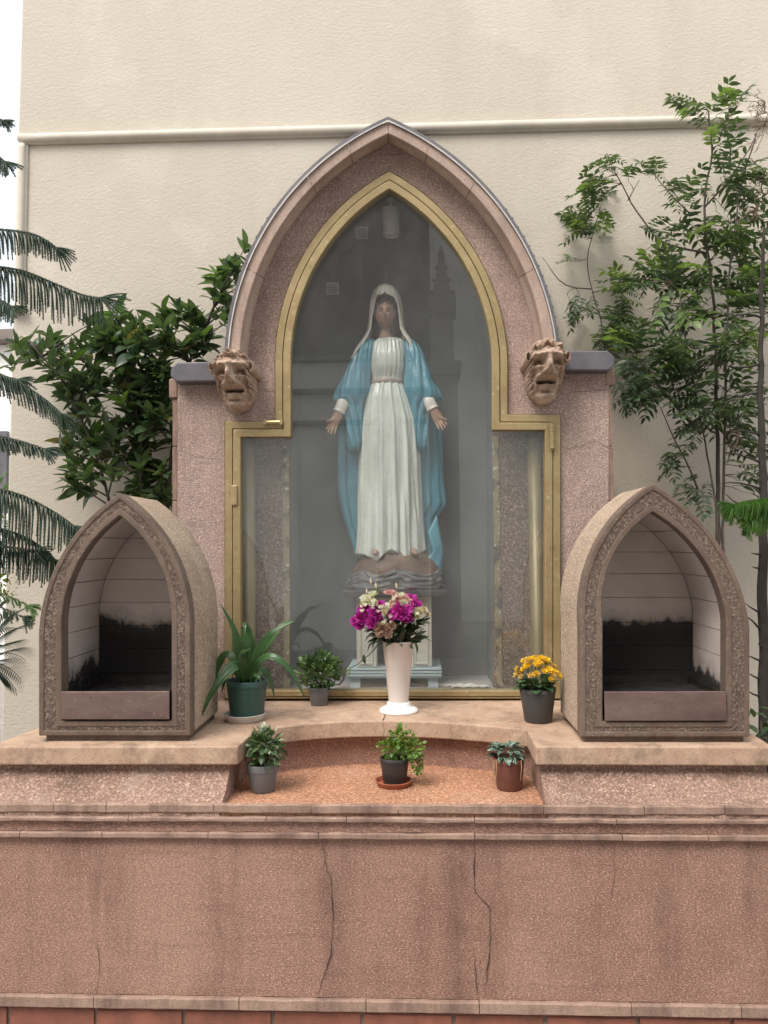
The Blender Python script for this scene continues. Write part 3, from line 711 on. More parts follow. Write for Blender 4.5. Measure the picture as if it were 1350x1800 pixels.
for px_ in (437, 943):
    c = at(px_, 1000, 3.392); H = at(px_, 766, 3.392).z - zf + 0.05
    MB().lathe((c.x, c.y, zf), [(.036, 0), (.036, .02), (.031, .03), (.031, H)], 24).build('column', m_col, shrine, smooth=True)

# ---- lion masks: carved relief
def lion(cx, cy, wpx, hpx, seed, flip):
    Y = YS - 0.06; s = Y / FPX; mb = MB(); NX, NZ = 84, 116; idx = {}
    hw, hh = wpx / 2 * s, hpx / 2 * s; c = at(cx, cy, Y)
    def G(u, v, a, b, ru, rv): return math.exp(-((u - a) / ru) ** 2 - ((v - b) / rv) ** 2)
    def hgt(u, v):
        # u -1..1 across, v -1..1 up ; returns relief 0..1 or None outside
        wv = 0.80 - 0.10 * v * v + 0.02 * v if v > -0.1 else 0.82 - 0.34 * ((-v - 0.1) / 0.9) ** 2.0
        r = abs(u) / wv; top = max(0, (abs(v + 0.02) / 1.0)) ** 4
        q = 1 - r ** 2.6 - top * 0.95
        ear = G(abs(u), v, 0.86, 0.36, 0.15, 0.24); ears = ear > 0.42
        if q <= 0 and not ears: return None
        h = 0.62 * max(0, q) ** 0.42
        if ears: h = max(h, 0.12 + 0.42 * math.sin(min(1, (ear - .42) / .4) * 2.2) - 0.22 * G(abs(u), v, 0.84, 0.34, 0.07, 0.13))
        if q > 0:
            au = abs(u)
            h += 0.26 * G(u, v, 0, 0.42, 0.66, 0.12) + 0.16 * G(au, v, 0.38, 0.37, 0.24, 0.06)      # brow
            h -= 0.62 * G(au, v, 0.37, 0.19, 0.19, 0.115)                   # sockets
            h += 0.36 * G(au, v, 0.37, 0.16, 0.10, 0.062) - 0.10 * G(au, v, 0.36, 0.165, 0.035, 0.025)                 # eyeballs
            h += 0.20 * G(au, v, 0.42, 0.02, 0.17, 0.05)                   # pouches
            h += 0.44 * math.exp(-(u / 0.13) ** 4 - ((v - 0.14) / 0.26) ** 2) + 0.34 * G(u, v, 0, -0.05, 0.17, 0.10)   # nose
            h += 0.30 * G(au, v, 0.22 , -0.17, 0.16, 0.075) + 0.36 * G(au, v, 0.40, -0.245, 0.11, 0.055) + 0.18 * G(au, v, 0.15, -0.11, 0.08, 0.06)   # muzzle, nostril wings
            h -= 0.30 * G(au, v, 0.10, -0.165, 0.05, 0.035)
            h -= 0.26 * G(au, v, 0.55, -0.10, 0.09, 0.20)                  # cheek furrow
            h -= 0.85 * math.exp(-((v + 0.37 + -0.10 * au ** 2) / 0.050) ** 4) * (1 / (1 + math.exp((au - 0.36) * 26)))  # mouth
            h += 0.24 * G(u, v, 0, -0.50, 0.27, 0.11) - 0.18 * G(u, v, 0, -0.655, 0.26, 0.035) + 0.14 * G(u, v, 0, -0.80, 0.3, 0.11)
            h += 0.10 * G(au, v, 0.46, -0.42, 0.08, 0.2)
            if v > 0.50: h += 0.30 * (abs(mnoise.noise(Vector((u * 5.0 + seed, v * 6.0, 2)))) * 2.1 - 0.3) * min(1, (v - 0.50) * 6)
            rim_ = min(1, max(0, (r - 0.66) / 0.2)); h += rim_ * 0.26 * (abs(mnoise.noise(Vector((u * 3.5 + seed, v * 9 + abs(u) * 5, 4)))) * 2 - 0.35)      # mane
            h += 0.06 * mnoise.noise(Vector((u * 7 + seed, v * 7, 5)))
        return h
    D = 0.12
    for i in range(NX + 1):
        for k in range(NZ + 1):
            u = -1.05 + 2.1 * i / NX; v = -1.02 + 2.04 * k / NZ; h = hgt(u, v)
            if h is not None:
                idx[(i, k)] = len(mb.v); lean = 0.10 * (v * 0.5)
                mb.v.append((c.x + u * hw * flip, YS - 0.024 - 0.098 * min(1, max(0, (v + 0.55) / 0.62)) ** 1.3 - max(-0.02, h) * D, c.z + v * hh))
    for i in range(NX):
        for k in range(NZ):
            q = [(i, k), (i+1, k), (i+1, k+1), (i, k+1)]
            if all(x_ in idx for x_ in q): mb.f.append(tuple(idx[x_] for x_ in q))
    # walls back to the stone along the outline
    cnt = {}
    for f in mb.f:
        for a, b in zip(f, f[1:] + f[:1]): cnt[(a, b)] = 1
    edge = [(a, b) for (a, b) in cnt if (b, a) not in cnt]; back = {}
    for a, b in edge:
        for x_ in (a, b):
            if x_ not in back: back[x_] = len(mb.v); p = mb.v[x_]; mb.v.append((p[0], YS + 0.01, p[2]))
        mb.f.append((b, a, back[a], back[b]))
    return mb.build('lion_mask', m_lion, shrine, smooth=True, recalc=True)
tag(lion(417, 673, 80, 104, 3.1, 1), 'weathered lion head mask under the left foot of the arch')
tag(lion(956, 657, 78, 106, 9.4, -1), 'weathered lion head mask under the right foot of the arch')
# ------------------------------------------------------------------ the two votive burners on the shelf
def burner(label, O, I, plate, joints, soot_z, dz):
    xl, xr, yb, ys, xa, ya = O; il, ir, ib, is_, ia, it = I
    Yf = atz((xl + xr) / 2, yb + 9, ZS).y - 0.012; YB = Yf + 0.37
    def prof(P_, o, bo=None):
        l, r, b, s, a, t = P_; bo = o if bo is None else bo
        return [(l + o, b - bo)] + arcpts(l + o * 0 + 0.0, r, s, t, a, o, 26) + [(r - o, b - bo)]
    root = empty('votive_burner', (at((xl + xr) / 2, yb, Yf).x, Yf + 0.18, ZS), label, 'burner', 'votive burners on the shelf')
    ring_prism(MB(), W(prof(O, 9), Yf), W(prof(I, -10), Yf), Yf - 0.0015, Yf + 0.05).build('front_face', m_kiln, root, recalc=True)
    ring_prism(MB(), W(prof(O, 0), Yf), W(prof(O, 9.5), Yf), Yf - 0.005, Yf + 0.052).build('outer_margin', m_kiln_trim, root, recalc=True, bevel=0.004)
    ring_prism(MB(), W(prof(I, -10.5), Yf), W(prof(I, 0), Yf), Yf - 0.004, Yf + 0.052).build('inner_margin', m_kiln_trim, root, recalc=True, bevel=0.004)
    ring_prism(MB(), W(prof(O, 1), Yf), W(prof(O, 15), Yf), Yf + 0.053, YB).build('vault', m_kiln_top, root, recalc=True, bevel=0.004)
    MB().prism(W(prof(O, 4), Yf), YB - 0.03, YB - 0.001).build('back_plate', m_kiln_top, root)
    p = W([(xl + 9, yb), (xr - 7, yb)], Yf)
    MB().box((p[0][0], Yf + 0.012, ZS + .0005), (p[1][0], YB - 0.01, p[0][1] - .0005)).build('base', m_kiln_trim, root, bevel=0.003)
    m_t = kiln_tile('burner_panel', soot_z, 0.16)
    m_b = kiln_tile('burner_back_panel', soot_z + dz, 0.10)
    # lining panels, one by one
    A = prof(I, -3.5, 0); A = arcpts(il, ir, is_, it, ia, -3.5, 60); L = [(A[0][0], ib)] + A[:61]; Rr = [(A[-1][0], ib)] + A[60:][::-1]
    def xat(side, y):
        ys_ = [q[1] for q in side]; xs_ = [q[0] for q in side]
        return float(np.interp(-y, [-v for v in ys_], xs_))
    apex = A[60][1]; ym = joints + [apex + 0.5]
    yi0, yi1 = Yf + 0.054, YB - 0.045
    for side, sg in ((L, -1), (Rr, 1)):
        for y0, y1 in zip(ym[:-1], ym[1:]):
            rings = []
            for k in range(7):
                y = y0 - 0.6 + (y1 - y0 + 1.2) * k / 6; x_ = xat(side, y); q = at(x_, y, Yf); th = 0.009
                rings.append([(q.x, yi0, q.z), (q.x, yi1, q.z), (q.x + sg * th, yi1, q.z), (q.x + sg * th, yi0, q.z)])
            MB().loft(rings).build('lining_panel', m_t, root, recalc=True)
    for y0, y1 in zip(ym[:-1], ym[1:]):
        ys_ = np.linspace(y0 - 0.5, y1 + 0.5, 6)
        pts = [(xat(L, y) + 0.6, y) for y in ys_] + [(xat(Rr, y) - 0.6, y) for y in ys_[::-1]]
        MB().prism(W(pts, Yf), YB - 0.044 + U(0, .002), YB - 0.032).build('back_panel', m_b, root)
    # steel tray
    x0, x1, y0, y1 = plate; a, b = at(x0, y1, Yf), at(x1, y0, Yf)
    tray = MB().box((a.x, Yf - 0.012, a.z), (b.x, Yf - 0.004, b.z)).build('tray', m_tray, root, bevel=0.0025)
    ins = 0.006; ya_, yb2 = Yf - 0.003, YB - 0.05
    mb = MB().box((a.x + ins, ya_, a.z + .01), (a.x + ins + .004, yb2, b.z - .003)).build('tray_side', m_tray_in, tray)
    mb = MB().box((b.x - ins - .004, ya_, a.z + .01), (b.x - ins, yb2, b.z - .003)).build('tray_side', m_tray_in, tray)
    mb = MB().box((a.x + ins + .005, yb2 - .004, a.z + .01), (b.x - ins - .005, yb2, b.z - .001)).build('tray_back', m_tray_in, tray)
    n = 26; mb = MB(); vs = []
    for i in range(n + 1):
        for k in range(n + 1):
            x_ = a.x + ins + .0045 + (b.x - a.x - 2 * ins - .009) * i / n; y_ = ya_ + .001 + (yb2 - ya_ - .006) * k / n
            vs.append((x_, y_, b.z - 0.03 + 0.010 * mnoise.noise(Vector((x_ * 30, y_ * 30, 2))) + .004 * mnoise.noise(Vector((x_ * 90, y_ * 90, 2)))))
    mb.add(vs, [(i*(n+1)+k, (i+1)*(n+1)+k, (i+1)*(n+1)+k+1, i*(n+1)+k+1) for i in range(n) for k in range(n)])
    mb.build('wax_ash', m_soot, tray, smooth=True)
    hz = b.z - .003; hx = a.x + ins + .012
    MB().tube([(hx, Yf + .10, hz - .012), (hx, Yf + .10, hz + .020), (hx, Yf + .11, hz + .026), (hx, Yf + .17, hz + .026), (hx, Yf + .18, hz + .020), (hx, Yf + .18, hz - .012)], .003, 6).build('tray_handle', m_tray_in, tray)
    return root, Yf
bL, YBL = burner('pointed stone candle burner beside the green flowerpot, soot rising up its left lining', (69, 335, 1293, 1112, 212, 867), (109, 302, 1267, 1095, 211, 906),
       (109, 299.5, 1214, 1263.5), [1267, 1209, 1163, 1117, 1071, 1026, 984, 945], 1.24, 0.14)
bR, YBR = burner('pointed stone candle burner beside the yellow flowers, back lining solid black below', (1020, 1317, 1295, 1105, 1146, 851), (1059, 1276, 1268, 1090, 1147, 900),
       (1062, 1274, 1214, 1266), [1268, 1206, 1158, 1112, 1062, 1015, 972, 932], 1.19, 0.20)

# ------------------------------------------------------------------ inside the niche
SY = 3.585
def lofted(name, mat, rows, parent, Yc=SY, n=70, seg=72, fold=None, sm=2, arcs=(0, 2 * math.pi), cap=True, solid=0):
    rr = smooth_rows(rows, n, sm); rings = []
    closed = abs(arcs[1] - arcs[0] - 2 * math.pi) < 1e-6
    m = seg if closed else seg + 1
    for i, r in enumerate(rr):
        py, xl, xr, yo_, dp = r[:5]; t = i / (n - 1)
        pl_, pr_ = at(xl, py, Yc), at(xr, py, Yc); cx = (pl_.x + pr_.x) / 2; a = (pr_.x - pl_.x) / 2; z = (pl_.z + pr_.z) / 2; ring = []
        for j in range(m):
            th = arcs[0] + (arcs[1] - arcs[0]) * j / seg
            c_, s_ = math.cos(th), math.sin(th); d = fold(th, t, cx + a * c_, z) if fold else (0, 0)
            dn, dz_ = d if hasattr(d, '__len__') else (d, 0)
            ring.append((cx + (a + dn) * c_, Yc + yo_ - (dp + dn) * s_, z + dz_))
        rings.append(ring)
    o = MB().loft(rings, closed, cap and closed).build(name, mat, parent, smooth=True, recalc=closed)
    if solid:
        md = o.modifiers.new('solid', 'SOLIDIFY'); md.thickness = solid
    return o
def tri(x): return abs((x / math.pi) % 2 - 1)            # 0..1 triangle, sharp valleys
statue = empty('statue', (at(690, 1040, SY).x, SY, at(690, 1046, SY).z), 'painted statue of a robed woman in white dress and blue mantle, hands open', 'statue')
def dress_fold(th, t, x, z):
    A = 0.007 + 0.016 * min(1, t * 2.2)
    ph = 0.5 * math.sin(2.2 * t + 1) + 0.25 * mnoise.noise(Vector((th * 1.5, t * 3, 1)))
    f = abs(math.sin(7.5 * th + ph)) ** 0.6 * 1.0 + 0.6 * abs(math.sin(14.5 * th - 1.6 * ph + 0.8)) ** 0.7 + 0.35 * mnoise.noise(Vector((th * 3, t * 4, 8)))
    hem = 0.0
    if t > 0.9: hem = (t - 0.9) * 10 * (0.018 * math.sin(5 * th + 0.6) + 0.010 * math.sin(9 * th))
    return (A * (f - 0.9), hem)
skirt = lofted('dress', m_white, [(676, 653, 710, 0, .062), (700, 643, 719, 0, .080), (740, 638, 731, 0, .090), (800, 636, 735, 0, .096), (860, 635, 738, 0, .100), (920, 634, 740, 0, .106), (955, 632, 742, 0, .112), (976, 629, 744, 0, .118)],
      statue, seg=150, n=90, fold=dress_fold)
def bod_fold(th, t, x, z):
    return (0.0085 * (abs(math.sin(12 * th + 0.4 * math.sin(4 * t))) - 0.5) * (0.35 + abs(t - 0.55) * 1.4) + 0.010 * math.sin(th) * math.exp(-((t - 0.55) / 0.25) ** 2), 0)
lofted('bodice', m_white, [(596, 664, 704, .005, .040), (602, 656, 710, 0, .052), (625, 652, 713, -.006, .066), (650, 652, 713, -.004, .066), (666, 655, 710, 0, .060), (676, 654, 710, 0, .060)], statue, seg=110, n=40, fold=bod_fold)
lofted('belt', paintstatue('statue_belt', (0.42, 0.38, 0.33), (0.25, 0.2, 0.16), 0.4), [(667, 653, 711, 0, .063), (670, 651.5, 712.5, 0, .068), (675, 651.5, 712.5, 0, .068), (678, 653, 711, 0, .063)], statue, seg=60, n=10, sm=0)
def cloak_fold(th, t, x, z):
    return (0.022 * (abs(math.sin(8 * th + 0.8 * math.sin(2.5 * t))) ** 0.6 - 0.6) * min(1, t * 3) + 0.006 * mnoise.noise(Vector((th * 4, t * 6, 3))), 0)
lofted('mantle_back', m_blue, [(598, 642, 722, .05, .05), (650, 622, 744, .06, .055), (700, 603, 764, .065, .06), (745, 594, 774, .07, .06), (800, 592, 777, .07, .06), (850, 592, 779, .07, .06), (884, 597, 783, .07, .06), (893, 599, 779, .07, .06),
       (910, 604, 766, .07, .06), (925, 609, 765, .07, .06), (950, 617, 771, .07, .06), (975, 625, 774, .06, .06), (990, 631, 776, .04, .06), (1001, 690, 776, .02, .06)], statue, seg=120, n=110, fold=cloak_fold, sm=1)
# the corner of the mantle that is turned out at the right of the hem
q = [at(767, 905, SY), at(783, 884, SY), at(775, 950, SY), at(752, 935, SY), at(760, 968, SY), at(778, 972, SY), at(774, 1003, SY), at(748, 985, SY)]
mbq = MB(); F_ = Vector((0, -.028, 0))
mbq.add([q[3] + F_, q[0] + F_ * .8, q[2] + F_ * .9, q[4] + F_ * 1.3, q[5] + F_ * .6, q[6] + F_, q[7] + F_ * 1.2], [(0, 1, 2, 3), (3, 2, 4), (3, 4, 5, 6)])
o_ = mbq.build('mantle_corner', m_blue, statue, smooth=True)
md = o_.modifiers.new('sub', 'SUBSURF'); md.levels = 2; md.render_levels = 2; md.subdivision_type = 'SIMPLE'; md = o_.modifiers.new('solid', 'SOLIDIFY'); md.thickness = 0.012
def slv(seed):
    def f(th, t, x, z):
        # creases that fall slantwise from the shoulder into the hanging loop
        s = math.sin(3.2 * th + 7.0 * t * (1 if seed < 5 else -1) + seed)
        s3_ = math.sin(5.5 * th + 11.0 * t * (1 if seed < 5 else -1) + seed * 2)
        return (0.019 * (abs(s) ** 0.5 - 0.7) * min(1, 0.3 + t * 1.2) + 0.008 * (abs(s3_) ** 0.6 - 0.6) + 0.004 * mnoise.noise(Vector((th * 5 + seed, t * 9, 3))), 0)
    return f
lofted('mantle_sleeve', m_blue, [(596, 644, 657, .02, .03), (604, 634, 658, .005, .045), (620, 625, 656, -.005, .055), (645, 613, 652, -.012, .06), (670, 602, 650, -.02, .065), (690, 592, 649, -.025, .065), (700, 588, 647, -.028, .06),
       (707, 589, 643, -.028, .055), (716, 604, 640, -.022, .05), (745, 608, 637, -.022, .042), (772, 611, 636, -.022, .038), (787, 616, 633, -.022, .03), (794, 621, 629, -.022, .012)], statue, seg=72, n=90, fold=slv(1.3), sm=1)
lofted('mantle_sleeve', m_blue, [(596, 708, 722, .02, .03), (604, 708, 733, .005, .045), (620, 709, 742, -.005, .055), (645, 710, 750, -.012, .06), (670, 711, 760, -.02, .065), (688, 713, 769, -.025, .065), (697, 715, 773, -.028, .06),
       (704, 717, 774, -.028, .055), (714, 720, 757, -.022, .05), (745, 726, 752, -.022, .042), (772, 729, 752, -.022, .038), (787, 733, 749, -.022, .03), (794, 738, 745, -.022, .012)], statue, seg=72, n=90, fold=slv(8.1), sm=1)
# cuffs and hands
def hand(wx, wy, kx, ky, tx, ty, thx, thy, side):
    s = SY / FPX; Yh = SY - 0.075
    def H(px, py, dy=0.0): p = at(px, py, SY); return Vector((p.x, Yh + dy, p.z))
    w, k, t = H(wx, wy), H(kx, ky, -.004), H(tx, ty, -.016)
    ax = (k - w).normalized(); fx = (t - k).normalized(); sd_ = Vector((ax.z, 0, -ax.x)) * side      # towards the thumb
    mb = MB()
    rings = []
    for f_, hw_, th_ in ((-.25, .017, .014), (0, .0175, .013), (.3, .021, .013), (.7, .024, .012), (1.0, .0235, .010), (1.12, .021, .008)):
        c = w + (k - w) * f_; rings.append([c + sd_ * hw_ * math.cos(a) + Vector((0, -1, 0)) * th_ * math.sin(a) for a in np.linspace(0, 2 * math.pi, 15)[:-1]])
    mb.loft(rings)
    L0 = (t - k).length
    for off, ln, dp, spread in ((.0165, .84, .000, .10), (.0055, 1.0, -.004, .03), (-.0055, .95, -.003, -.04), (-.0165, .76, .002, -.12)):
        b = k + sd_ * off; d = (fx + sd_ * spread).normalized(); L1 = L0 * ln
        pts = [b - d * .008, b + d * L1 * .33 + Vector((0, dp, 0)), b + d * L1 * .68 + Vector((0, dp * 2 - .004, 0)), b + d * L1 * .96 + Vector((0, dp * 2 - .010, 0)), b + d * L1 + Vector((0, dp * 2 - .011, 0))]
        mb.tube(pts, [.0062, .0060, .0054, .0042, .0018], 8)
    th0 = w + (k - w) * .18 + sd_ * .015; th1 = H(thx, thy, -.016)
    mb.tube([th0, th0 + (th1 - th0) * .4 + sd_ * .005, th0 + (th1 - th0) * .75 + sd_ * .003, th1 - (th1 - th0) * .04, th1], [.0085, .0078, .0066, .005, .002], 8)
    o = mb.build('hand', m_skin, statue, smooth=True)
    md = o.modifiers.new('merge', 'REMESH'); md.mode = 'VOXEL'; md.voxel_size = 0.0017; md.use_smooth_shade = True
    # cuff
    mb = MB(); c0 = w - ax * .062; c1 = w + ax * .004; rings = []
    for f_, rw in ((0, .021), (.2, .028), (.7, .027), (.86, .026), (.9, .0285), (1.0, .0275)):
        c = c0 + (c1 - c0) * f_; rings.append([c + Vector((0, .006, 0)) + sd_ * rw * math.cos(a) * (1 + .05 * math.sin(5 * a)) + Vector((0, -1, 0)) * rw * .85 * math.sin(a) for a in np.linspace(0, 2 * math.pi, 21)[:-1]])
    mb.loft(rings).build('cuff', m_veil, statue, smooth=True, recalc=True)
hand(599, 728, 590, 749, 583, 769, 577, 747, -1)
hand(760, 723, 770, 742, 780, 761, 785, 744, 1)
# head
hc = at(677, 554, SY) + Vector((0, -.012, 0))
mb = MB(); NU, NV = 56, 48; rings = []
def face_d(u, v):
    g = lambda a, b, ra, rb: math.exp(-((u - a) / ra) ** 2 - ((v - b) / rb) ** 2)
    au = abs(u); h = lambda a, b, ra, rb: math.exp(-((au - a) / ra) ** 2 - ((v - b) / rb) ** 2)
    d = 0.0095 * g(0, -.10, .10, .17) + .006 * g(0, -.22, .13, .07)                      # nose
    d += -.0060 * h(.34, .06, .17, .08) + .0030 * h(.34, .02, .12, .045) + .0035 * h(.34, .19, .22, .05)
    d += .0042 * g(0, -.44, .17, .035) + .0038 * g(0, -.52, .15, .035) - .0025 * g(0, -.48, .18, .016)
    d += -.002 * g(0, -.60, .15, .04) + .0045 * g(0, -.74, .17, .09) + .002 * h(.42, -.25, .18, .16)
    return d * 1.35
for i in range(NV + 1):
    ph = -math.pi / 2 + math.pi * i / NV; ring = []
    for j in range(NU):
        th = 2 * math.pi * j / NU; cx, cy, cz = math.cos(ph) * math.cos(th), -math.cos(ph) * math.sin(th), math.sin(ph)
        taper = 1 - 0.20 * max(0, -cz) ** 1.3
        x_, y_, z_ = cx * .051 * taper, cy * .052, cz * .068
        if cy < 0:
            d = face_d(cx * taper, cz); y_ -= d
        ring.append((hc.x + x_, hc.y + y_, hc.z + z_))
    rings.append(ring)
mb.loft(rings, True, False)
nk = [(hc + Vector((0, .012, -.030)), .026), (hc + Vector((0, .014, -.065)), .024), (hc + Vector((0, .018, -.095)), .029), (hc + Vector((0, .02, -.125)), .050)]
mb.loft([[p + Vector((r * math.cos(a), r * .85 * math.sin(a), 0)) for a in np.linspace(0, 2 * math.pi, 33)[:-1]] for p, r in nk])
head = mb.build('head', m_skin, statue, smooth=True)
def fline(pts, r, mat, name):
    P_ = []
    for u, v in pts:
        taper = 1 - 0.20 * max(0, -v) ** 1.3; cy = math.sqrt(max(0.01, 1 - u * u - v * v)); P_.append(Vector((hc.x + u * .051 * taper, hc.y - cy * .052 - face_d(u, v) - .0004, hc.z + v * .068)))
    n = len(P_); MB().tube(P_, [r * (0.35 + 0.65 * math.sin(math.pi * (i + .5) / n)) for i in range(n)], 6).build(name, mat, head, smooth=True)
for s_ in (-1, 1):
    fline([(s_ * a, .035 - .05 * (1 - ((a - .34) / .16) ** 2)) for a in np.linspace(.19, .5, 7)], .0024, m_eye, 'eyelid')
    fline([(s_ * a, .17 + .06 * (1 - ((a - .38) / .26) ** 2)) for a in np.linspace(.15, .62, 7)], .0017, m_hair, 'eyebrow')
fline([(a, -.445 + .012 * math.cos(a * 22)) for a in np.linspace(-.2, .2, 9)], .0020, m_lip, 'lip')
fline([(a, -.525) for a in np.linspace(-.16, .16, 7)], .0022, m_lip, 'lip')
# hair behind the face, parted in the middle
lofted('hair', m_hair, [(522, 668, 688, .012, .045), (528, 660, 696, .012, .052), (545, 656, 699, .022, .052), (570, 655, 702, .035, .046), (590, 655, 704, .04, .045), (606, 656, 704, .045, .04)], statue, seg=60, n=34,
       fold=lambda th, t, x, z: (.0025 * math.sin(18 * th + 5 * t), 0))
mb = MB()
for s_ in (-1, 1):
    for k in range(6):
        a0 = .05 + k * .05
        pts = [hc + Vector((s_ * .046 * u, -.052 * math.sqrt(max(.02, 1 - u*u - v*v)) * .98 - .001, .068 * v)) for u, v in ((a0 * .4, .80 - k * .03), (.45 + k * .02, .64 - k * .02), (.78 + k * .02, .30), (.88 + k * .015, -.05), (.90 + k * .02, -.5))]
        mb.tube(pts, [.003, .005, .0055, .005, .004], 6)
mb.build('hair_locks', m_hair, statue, smooth=True)
# veil: open at the front, falling on the shoulders
def veil():
    keys = [(503, 673, 683, .01, .012, 0), (506, 666, 690, .006, .044, 0), (512, 660, 695, .002, .062, 0), (521, 656, 699, .002, .070, 0), (524, 655, 701, .004, .070, .0), (527, 654, 702, .006, .068, .62), (540, 652, 704, .012, .066, .84), (560, 650, 706, .018, .064, .92),
            (580, 648, 709, .016, .062, .92), (592, 643, 715, .004, .066, .95), (602, 638, 721, -.012, .068, 1.02), (612, 632, 724, -.022, .066, 1.12), (622, 626, 722, -.028, .062, 1.22), (633, 620, 716, -.03, .055, 1.32)]
    rr = smooth_rows(keys, 56, 0); rings = []; m = 64
    for i, r in enumerate(rr):
        py, xl, xr, yo_, dp, op = r; a, b = at(xl, py, SY), at(xr, py, SY); cx, hw_ = (a.x + b.x) / 2, (b.x - a.x) / 2; ring = []
        for j in range(m + 1):
            th = math.pi / 2 + op + (2 * math.pi - 2 * op) * j / m
            fl_ = .0035 * math.sin(9 * th + .12 * i) * min(1, i / 14)
            ring.append((cx + (hw_ + fl_) * math.cos(th), SY + yo_ - (dp + fl_) * math.sin(th), a.z + .006 * math.sin(6 * th) * (i > 50)))
        rings.append(ring)
    o = MB().loft(rings, False, False).build('veil', m_veil, statue, smooth=True)
    md = o.modifiers.new('solid', 'SOLIDIFY'); md.thickness = 0.007; md.offset = 1
veil()
# globe, cloud ring, board, feet
def gl_fold(th, t, x, z): return (0.006 * mnoise.noise(Vector((th * 3, t * 5, 2))), 0)
lofted('globe', m_globe, [(958, 690, 700, 0, .02), (962, 668, 724, 0, .07), (970, 650, 746, 0, .105), (984, 632, 764, 0, .135), (1000, 622, 773, 0, .15), (1020, 616, 778, 0, .155), (1034, 616, 778, 0, .155)], statue, seg=64, n=40, fold=gl_fold)
def cl_fold(th, t, x, z):
    w = math.sin(5.5 * th + 0.6 * math.sin(3 * th)); return ((.002 + .003 * mnoise.noise(Vector((th * 2, 1, 7)))) * math.sin(26 * t + 3 * w + 4 * mnoise.noise(Vector((th * 2.2, t * 2, 9)))) + .014 * mnoise.noise(Vector((th * 6, t * 4, 5))), .011 * w * (1 - t))
lofted('cloud_ring', m_cloud, [(1003, 622, 774, 0, .150), (1006, 619, 777, 0, .157), (1014, 614, 779, 0, .163), (1024, 611, 781, 0, .168), (1034, 610, 782, 0, .17)], statue, seg=120, n=40, fold=cl_fold)
for px_, sx in ((664, -1), (727, 1)):
    f0 = at(px_, 967, SY) + Vector((0, -.095, 0))
    MB().loft([[f0 + Vector((r * math.cos(a) + sx * k * .004, -k * .018, -k * .006 + r * .7 * math.sin(a))) for a in np.linspace(0, 2 * math.pi, 13)[:-1]] for k, r in ((0, .015), (1, .016), (2, .013), (2.6, .006))]).build('foot', m_skin, statue, smooth=True, recalc=True)
a, b = at(608.5, 1046, SY), at(785, 1033.5, SY)
MB().box((a.x, SY - .175, a.z + .001), (b.x, SY + .17, b.z)).build('base_board', m_board, statue, bevel=0.004)

# pedestal with panels and a small pointed opening
ptop = at(690, 1046, SY).z; pbot = at(690, 1173, SY - .12).z
ped = empty('pedestal', (at(692, 1170, SY).x, SY, pbot), 'aged white panelled pedestal under the statue, behind the white vase', 'pedestal')
yp = SY - .125; a, b = at(626, 1047, yp), at(758, 1047, yp)
oa, ob2 = at(662, 1100, yp), at(722, 1100, yp); ztop_ = ptop - .0008
arcO = arcpts(662, 722, 1130, 1092, 692, 0, 10)
outl = [(a.x, pbot + .001), (a.x, ztop_), (b.x, ztop_), (b.x, pbot + .001)]
op = [(at(722, 1170, yp).x, pbot + .001)] + W(arcO[::-1], yp) + [(at(662, 1170, yp).x, pbot + .001)]
MB().prism(outl + op, yp, SY + .12).build('body', m_ped, ped, bevel=0.003)
MB().box((a.x + .01, SY - .02, pbot + .002), (b.x - .01, SY + .10, ztop_ - .15)).build('dark_hollow', m_gap, ped)
for x0, x1 in ((631, 656), (728, 753)):
    for fr in (0,):
        A_ = W([(x0, 1168), (x0, 1056), (x1, 1056), (x1, 1168)], yp); B_ = W([(x0 + 4, 1164), (x0 + 4, 1060), (x1 - 4, 1060), (x1 - 4, 1164)], yp)
        ring_prism(MB(), A_, B_, yp - .006, yp + .004).build('panel_moulding', m_ped, ped, recalc=True, bevel=0.002)
A_ = arcpts(657, 727, 1130, 1085, 692, 0, 10); B_ = arcpts(662, 722, 1130, 1092, 692, 0, 10)
ring_prism(MB(), W([(657, 1172)] + A_ + [(727, 1172)], yp), W([(662, 1172.5)] + B_ + [(722, 1172.5)], yp), yp - .006, yp + .004).build('arch_moulding', m_ped, ped, recalc=True)
# low pale blue bench
a, b = at(610, 1193, SY - .16), at(776, 1174.5, SY - .16)
bench = empty('low_bench', ((a.x + b.x) / 2, SY, zf), 'low pale blue bench with a grooved edge under the pedestal', 'bench')
topz = pbot - .0005
MB().box((a.x, SY - .155, a.z), (b.x, SY + .15, topz)).build('top', m_bench, bench, bevel=0.003)
for k in range(3):
    z0 = a.z + .008 + k * .014; MB().box((a.x - .001, SY - .160 - .002 * k, z0), (b.x + .001, SY - .1555, z0 + .010)).build('edge_slat', m_bench, bench, bevel=0.002)
for sx in (a.x + .012, b.x - .06):
    for sy in (SY - .14, SY + .10): MB().box((sx, sy, zf + .0005), (sx + .045, sy + .03, a.z - .0005)).build('leg', m_bench, bench, bevel=0.002)
